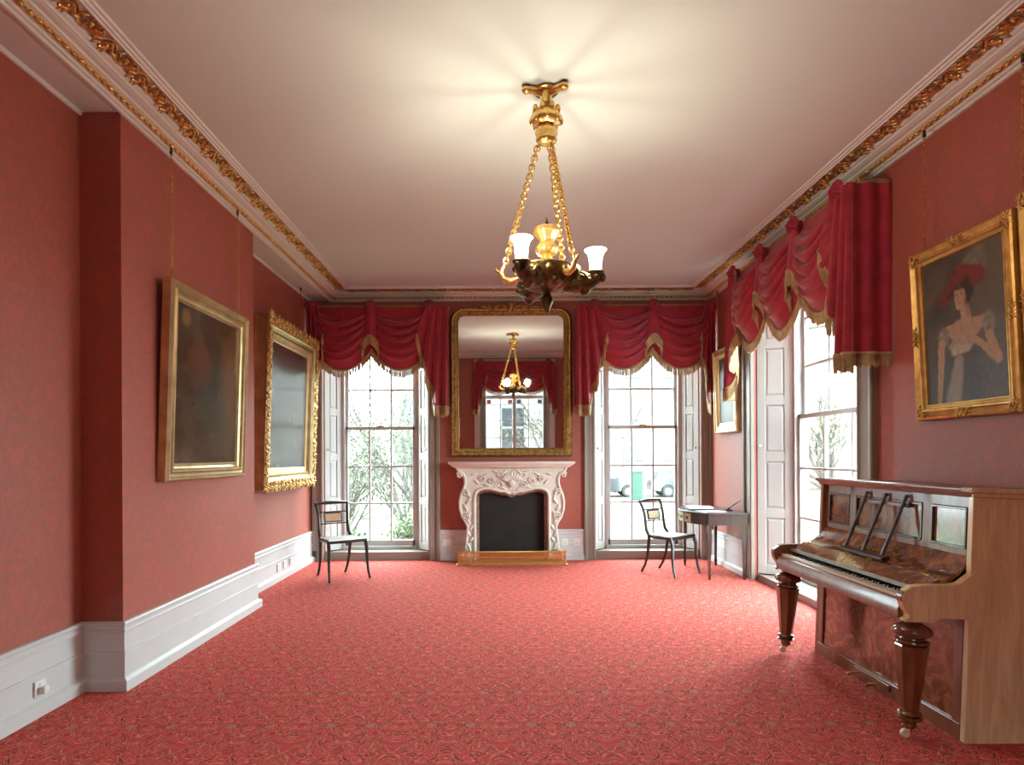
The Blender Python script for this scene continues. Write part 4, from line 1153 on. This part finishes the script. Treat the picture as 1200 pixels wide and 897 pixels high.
# ================================================================ CHANDELIER
def chandelier():
    cx, cy = .290, 3.80
    r = thing('chandelier', 'gilt and bronze three-light hanging lamp on chains from the ceiling', 'chandelier', (cx, cy, 0))
    # ceiling plate with three lobed ends
    m = MB().lathe([(.07, ZC - .022), (.078, ZC - .012), (.07, ZC)], seg=18)
    for a in (200, 320, 80):
        t = radians(a); m.tube([(.03 * cos(t), .03 * sin(t), ZC - .016), (.085 * cos(t), .085 * sin(t), ZC - .020), (.125 * cos(t), .125 * sin(t), ZC - .024)], [.030, .024, .024], 8)
        m.ell((.128 * cos(t), .128 * sin(t), ZC - .028), (.030, .030, .022), 10, 6)
    m.build('ceiling_plate', BRASS, r, 60)
    flute = lambda a, z: 1 + .05 * cos(a * 8)
    m = MB().lathe([(.04, 3.585), (.034, 3.56), (.028, 3.53), (.034, 3.505), (.045, 3.495), (.058, 3.48), (.082, 3.455), (.094, 3.435), (.094, 3.415), (.082, 3.395), (.06, 3.385), (.05, 3.378), (.064, 3.365), (.066, 3.34), (.058, 3.315), (.062, 3.305), (.055, 3.285), (.02, 3.275)][::-1], seg=32, sq=flute)
    for k in range(8):
        t = 2 * pi * k / 8; m.ell((.088 * cos(t), .088 * sin(t), 3.415), (.016, .016, .028), 6, 4); m.ell((.072 * cos(t + .4), .072 * sin(t + .4), 3.475), (.018, .018, .03), 6, 4)
    m.build('crown', BRASS, r, 60)
    # chains
    zr = 2.56
    for a in (180, 60, 300):
        t = radians(a); p0 = Vector((.045 * cos(t), .045 * sin(t), 3.29)); p1 = Vector((.25 * cos(t), .25 * sin(t), zr)); d = p1 - p0; n = 26
        m = MB(); q = d.to_track_quat('Z', 'Y').to_matrix()
        for i in range(n):
            mt = q @ (RZ(pi / 2 * (i % 2)) @ RX(pi / 2)).to_3x3()
            m.torus(p0 + d * ((i + .5) / n), .0165, .0052, mt, 10, 5, 1.3)
            if i % 2 == 0: m.ell(p0 + d * (i / n), (.011, .011, .011), 6, 4)
        m.build('chain', BRASS, r, 60)
        # hooked bracket rising from the bowl rim
        c, s = cos(t), sin(t)
        m = MB().tube([(.17 * c, .17 * s, 2.47), (.22 * c, .22 * s, 2.45), (.262 * c, .262 * s, 2.465), (.282 * c, .282 * s, 2.50), (.270 * c, .270 * s, 2.53), (.252 * c, .252 * s, 2.565)], [.022, .022, .018, .014, .010, .007], 8)
        m.tube([(.282 * c, .282 * s, 2.50), (.305 * c, .305 * s, 2.515), (.312 * c, .312 * s, 2.535)], [.014, .010, .003], 6)
        m.build('chain_bracket', BRASS, r, 60)
    # bowl
    lob = lambda a, z: 1 + .06 * cos(a * 12) * ss(2.50, 2.42, z) + .05 * cos(a * 3)
    m = MB().lathe([(.02, 2.385), (.06, 2.388), (.11, 2.405), (.155, 2.435), (.182, 2.47), (.190, 2.50), (.198, 2.515), (.192, 2.525), (.15, 2.522), (.06, 2.53), (.02, 2.53)], seg=60, sq=lob)
    bo = m.build('bowl', BRONZE, r, 60)
    m = MB()
    for k in range(12):
        t = 2 * pi * k / 12; m.ell((.186 * cos(t), .186 * sin(t), 2.485), (.024, .024, .026), 7, 5); m.ell((.15 * cos(t + .26), .15 * sin(t + .26), 2.43), (.024, .024, .022), 7, 5)
    m.build('bowl_ornament', BRONZE, bo, 60)
    # arms with lamp cups and lit glass shades
    sh = m_shade(); bulb = m_emit('bulb_filament', (1, .80, .50), 25)
    for a in (-4, 116, 236):
        t = radians(a); c, s = cos(t), sin(t); P = lambda ra, z, k=0: (ra * c - k * s, ra * s + k * c, z)
        arm = thing('arm'); arm.parent = r
        m = MB().tube([P(.10, 2.44), P(.17, 2.435), P(.23, 2.44), P(.275, 2.455), P(.305, 2.47)], [.05, .062, .056, .048, .04], 10)
        for k in (-1, 1):
            sp = [P(.20 + .035 * (1 - .7 * i / 12) * cos(2.5 * pi * i / 12), 2.455 + .035 * (1 - .7 * i / 12) * sin(2.5 * pi * i / 12), k * (.052 + .006 * i / 12)) for i in range(13)]
            m.tube(sp, .008, 6)
            for ra, z in ((.13, 2.44), (.25, 2.44), (.29, 2.46), (.17, 2.40)): m.ell(P(ra, z, k * .04), (.022, .022, .018), 7, 5)
        m.ell(P(.225, 2.395), (.036, .036, .036), 9, 6); m.ell(P(.33, 2.465), (.022, .022, .03), 8, 5)
        m.build('scrolled_arm', BRONZE, arm, 60)
        cup = MB().lathe([(.02, 2.47), (.046, 2.485), (.054, 2.498), (.048, 2.506), (.03, 2.508)], P(.29, 0), 18).build('lamp_cup', BRONZE, arm, 50)
        g = MB(); prof = [(.034, 2.505), (.036, 2.53), (.037, 2.56), (.040, 2.59), (.048, 2.612), (.062, 2.627), (.066, 2.632)]
        c0 = Vector(P(.29, 0))
        g.grid(48, 24, lambda u, v: c0 + Vector((1, 0, 0)) * 0 + Vector((
            (lambda R: (R * cos(2 * pi * u), R * sin(2 * pi * u), lerp(2.505, 2.632, v)))(
                (lambda z: next(lerp(prof[i][0], prof[i + 1][0], (z - prof[i][1]) / (prof[i + 1][1] - prof[i][1])) for i in range(len(prof) - 1) if z <= prof[i + 1][1] + 1e-6))(lerp(2.505, 2.632, v)) * (1 + .025 * cos(2 * pi * u * 16))))), closeu=True)
        g.build('glass_shade', sh, arm, 60)
        MB().lathe([(.006, 2.51), (.012, 2.525), (.017, 2.55), (.015, 2.572), (.002, 2.588)], P(.29, 0), 12).build('bulb', bulb, arm, 60)
        l = bpy.data.lights.new('lamp_light', 'POINT'); l.energy = LAMP_POWER; l.color = (1, .88, .70); l.shadow_soft_size = .06
        lo = bpy.data.objects.new('lamp_light', l); COL.objects.link(lo); lo.parent = arm; lo.location = P(.29, 2.60)
    # central urn
    fl = lambda a, z: 1 + .04 * cos(a * 10)
    MB().lathe([(.05, 2.52), (.038, 2.545), (.030, 2.565), (.045, 2.575), (.035, 2.59), (.03, 2.60), (.055, 2.612), (.07, 2.635), (.068, 2.655), (.048, 2.675), (.045, 2.69), (.062, 2.715), (.080, 2.74), (.084, 2.755), (.074, 2.772), (.04, 2.782), (.015, 2.787)], seg=40, sq=fl).build('urn', BRASS, r, 60)
    MB().lathe([(.014, 2.785), (.016, 2.795), (.008, 2.808), (.003, 2.83), (.001, 2.84)], seg=10).build('urn_finial', BRONZE, r, 60)
    MB().lathe([(.002, 2.262), (.012, 2.268), (.016, 2.285), (.024, 2.30), (.034, 2.325), (.036, 2.345), (.026, 2.36), (.022, 2.372), (.05, 2.385), (.055, 2.395), (.02, 2.40)], seg=24, sq=lambda a, z: 1 + .08 * cos(a * 8)).build('pendant', BRONZE, r, 60)
chandelier()

# ================================================================ OUTSIDE
GRASS = plain('lawn_grass', (.07, .10, .03), .9, var=.4, scale=3, obj=False)
PAVE = plain('pale_paving', (.06, .05, .04), .9, var=.15, scale=2, obj=False)
RENDERW = plain('white_stucco', (.12, .115, .11), .8, var=.04, scale=1)
BRICKISH = plain('pale_brick', (.20, .16, .12), .9, var=.25, scale=8)
DARKPANE = plain('dark_window_pane', (.02, .022, .025), .1)
BARK = plain('grey_bark', (.05, .035, .025), .9, var=.3, scale=20)
LEAF = plain('spring_leaf', (.035, .055, .015), .7, var=.5, scale=3)
TWIG = plain('bare_twig', (.05, .042, .036), .9, var=.3, scale=20)
GB = -.95
struct(MB().box((-60, D + TH, GB - .2), (60, 120, GB)).box((XR + TH, -60, GB - .2), (60, D + TH, GB)).box((-60, -60, GB - .2), (XL - TH, D + TH, GB)).box((XL - TH, -60, GB - .2), (XR + TH, YF - TH, GB)).build('ground', PAVE, smooth=0))
struct(MB().box((-30, 9.6, GB), (.2, 26, -.40)).build('lawn', GRASS, smooth=0, bevel=.1))

def shrub(name, label, loc, h, spread, n, leaves, seed, cat='shrub', trunk=.03, leafmat=None, group=None):
    rnd = random.Random(seed); r = thing(name, label, cat, loc, group=group)
    m = MB(); tips = []
    def grow(p, d, L, rad, lv):
        pts = [p]; q = p.copy(); k = 4
        for i in range(k):
            d = (d + Vector((rnd.gauss(0, .16), rnd.gauss(0, .16), rnd.gauss(.05, .1)))).normalized(); q = q + d * (L / k); pts.append(q.copy())
        m.tube(pts, [rad * (1 - .5 * i / k) for i in range(k + 1)], 4 if lv < 2 else 3, cap=False)
        tips.extend(pts[2:])
        if lv < 3:
            for _ in range(3 if lv else 4):
                nd = (d + Vector((rnd.gauss(0, .6), rnd.gauss(0, .6), rnd.gauss(.15, .4)))).normalized()
                grow(pts[rnd.randint(2, k)].copy(), nd, L * rnd.uniform(.5, .75), rad * .5, lv + 1)
    for i in range(n):
        a = rnd.uniform(0, 2 * pi); d = Vector((cos(a) * spread, sin(a) * spread, 1)).normalized()
        grow(Vector((rnd.gauss(0, .1 * spread), rnd.gauss(0, .1 * spread), 0)), d, h * rnd.uniform(.4, .55), trunk, 0)
    m.build('branches', BARK if cat == 'tree' else TWIG, r, 0)
    if leaves:
        m = MB()
        for i in range(leaves):
            p = rnd.choice(tips) + Vector((rnd.gauss(0, .08), rnd.gauss(0, .08), rnd.gauss(0, .08)))
            u = Vector((rnd.gauss(0, 1), rnd.gauss(0, 1), rnd.gauss(0, 1))).normalized(); v = u.orthogonal().normalized(); s = rnd.uniform(.03, .06)
            m.quad(p - u * s, p - v * s * .5, p + u * s, p + v * s * .5)
        m.build('foliage', leafmat or LEAF, r, 0, kind='stuff')
    return r
G = 'garden shrubs'
for i, (x, y, h, sp, n, lv, lab) in enumerate((
        (-3.35, 13.2, 2.3, .6, 12, 700, 'twiggy shrub at the left edge of the garden window'),
        (-2.5, 16.4, 3.6, .6, 16, 1500, 'tall bare twiggy shrub filling the middle garden panes'),
        (-1.75, 11.9, .8, 1.0, 9, 700, 'low green bush near the right garden panes'),
        (-2.95, 11.3, .6, 1.0, 8, 400, 'low sparse bush near the left garden panes'),
        (-5.2, 20.5, 4.2, .6, 16, 1500, 'far pale shrub behind the garden bushes'),
        (-2.9, 21.5, 4.6, .5, 16, 1500, 'far tall twiggy shrub at the back of the garden'))):
    shrub('garden_shrub', lab, (x, y, -.41), h, sp, n, lv, 20 + i, group=G)
shrub('garden_tree', 'slim tree trunk leaning behind the garden window', (-4.1, 25.0, -.41), 7.5, .3, 2, 0, 41, 'tree', .10)
shrub('street_tree', 'bare street tree seen through the right back window', (7.3, 40.0, GB), 7.5, .4, 2, 0, 43, 'tree', .07)
shrub('side_tree', 'leafy tree outside the window behind the piano', (13.2, 24.0, GB), 5.5, .7, 6, 1800, 47, 'tree', .12)
shrub('front_tree', 'leafy tree reflected in the mirror through the front window', (2.4, -7.0, GB), 4.0, .7, 5, 900, 53, 'tree', .1)

def house(label, loc, rz, w, h, d, mat, rows, cols, ww, wh, z0, dz, roof=True):
    r = thing('town_house', label, 'building', loc, (0, 0, rz))
    MB().box((-w / 2, 0, 0), (w / 2, d, h)).build('walls', mat, r, 0)
    MB().box((-w / 2 - .2, -.25, h), (w / 2 + .2, d, h + .3)).build('parapet', mat, r, 0)
    MB().box((-w / 2 - .05, -.08, z0 + dz - .55), (w / 2 + .05, 0, z0 + dz - .35)).build('string_course', mat, r, 0)
    fm = MB().box((-ww / 2, -.03, 0), (-ww / 2 + .07, .05, wh)).box((ww / 2 - .07, -.03, 0), (ww / 2, .05, wh)).box((-ww / 2, -.03, wh - .07), (ww / 2, .05, wh)).box((-ww / 2 - .1, -.1, -.08), (ww / 2 + .1, .05, 0)).box((-.03, -.03, 0), (.03, .05, wh)).box((-ww / 2, -.03, wh / 2 - .04), (ww / 2, .05, wh / 2 + .04)).mesh('window', RENDERW, 0)
    pm = MB().box((-ww / 2 + .05, -.01, .05), (ww / 2 - .05, .0, wh - .05)).mesh('pane', DARKPANE, 0)
    for j in range(rows):
        for i in range(cols):
            o = inst('window', fm, r, (lerp(-w / 2, w / 2, (i + .5) / cols), -.0, z0 + j * dz)); inst('pane', pm, o, (0, -.005, 0))
    return r
house('white stucco town house across the street beyond the cars', (8.0, 52, GB), 0, 34, 12, 8, RENDERW, 3, 11, 1.3, 2.0, 2.0, 3.4)
house('pale house outside the window behind the piano', (24, 40.0, GB), radians(-50), 16, 11, 8, BRICKISH, 3, 5, 1.2, 2.0, 1.5, 3.3)
house('pale house front reflected in the mirror', (-1.0, -13, GB), pi, 26, 11, 8, RENDERW, 3, 8, 1.2, 2.0, 1.2, 3.3)
tag(struct(MB().box((-2, 45, GB), (22, 45.4, GB + 1.3)).build('street_wall', BRICKISH, smooth=0)), 'low wall along the far pavement', 'wall')

CARW = plain('silver_car_paint', (.03, .032, .034), .25, .3, var=.03, coat=.6)
TYRE = plain('tyre_rubber', (.015, .015, .016), .8); CARG = plain('car_glass', (.05, .065, .07), .1)
def car(label, loc, rz, suv=0.0):
    r = thing('parked_car', label, 'car', loc, (0, 0, rz), 'cars parked across the street')
    side = [(-2.15, .35), (-2.2, .62), (-2.1, .92), (-1.95, 1.0), (-1.75, 1.42 + suv), (-1.4, 1.52 + suv), (.1, 1.52 + suv), (.35, 1.45 + suv), (.95, 1.0), (1.8, .90), (2.1, .75), (2.18, .5), (2.1, .32), (1.75, .3), (1.70, .5), (1.5, .66), (1.25, .66), (1.05, .5), (1.0, .3), (-.95, .3), (-1.0, .5), (-1.2, .66), (-1.45, .66), (-1.65, .5), (-1.7, .3)]
    MB().prism(side, lambda p, q: (p, -.85 + .12 * ss(.95, 1.5, q), q), lambda p, q: (p, .85 - .12 * ss(.95, 1.5, q), q)).build('body', CARW, r, 25, .04)
    for sg in (-1, 1):
        for pl in ([(-1.68, 1.05), (-1.55, 1.36 + suv), (-.75, 1.42 + suv), (-.75, 1.05)], [(-.65, 1.05), (-.65, 1.42 + suv), (.1, 1.42 + suv), (.65, 1.05)]):
            MB().prism(pl, lambda p, q, sg=sg: (p, sg * (.862 - .12 * ss(.95, 1.5, q)), q), lambda p, q, sg=sg: (p, sg * (.80 - .12 * ss(.95, 1.5, q)), q)).build('side_window', CARG, r, 0)
    for x in (-1.32, 1.38):
        for sg in (-1, 1):
            o = MB().lathe([(.20, -.10), (.30, -.11), (.33, -.07), (.33, .07), (.30, .11), (.20, .10)], (x, sg * .78, .33), 20, 'y').build('wheel', TYRE, r)
            h = MB().lathe([(.19, -.102), (.19, .102)], (x, sg * .795, .33), 12, 'y')
            for k in range(5):
                a = 2 * pi * k / 5; h.box((-.03, -.11, 0), (.03, .11, .19), T(x, sg * .795, .33) @ RY(a))
            h.build('hub_cap', STEEL, o)
car('silver hatchback parked across the street right of the green cabinet', (10.75, 36.2, GB), 0, .02)
car('pale car parked across the street left of the green cabinet', (5.9, 36.4, GB), pi)
r = thing('utility_cabinet', 'green street cabinet standing in front of the parked cars', 'cabinet', (7.0, 32.5, GB))
gm = plain('green_paint', (.008, .045, .028), .5, var=.1)
MB().box((-.30, -.2, .08), (.30, .2, 1.48)).build('body', gm, r, 0, .01); MB().box((-.34, -.24, 1.48), (.34, .24, 1.54)).build('cap', gm, r, 0, .01); MB().box((-.34, -.22, 0), (.34, .22, .08)).build('plinth', PAVE, r, 0)
MB().box((-.28, -.215, .12), (.0, -.2, 1.44)).build('door', gm, r, 0, .004); MB().box((.0, -.215, .12), (.28, -.2, 1.44)).build('door', gm, r, 0, .004)
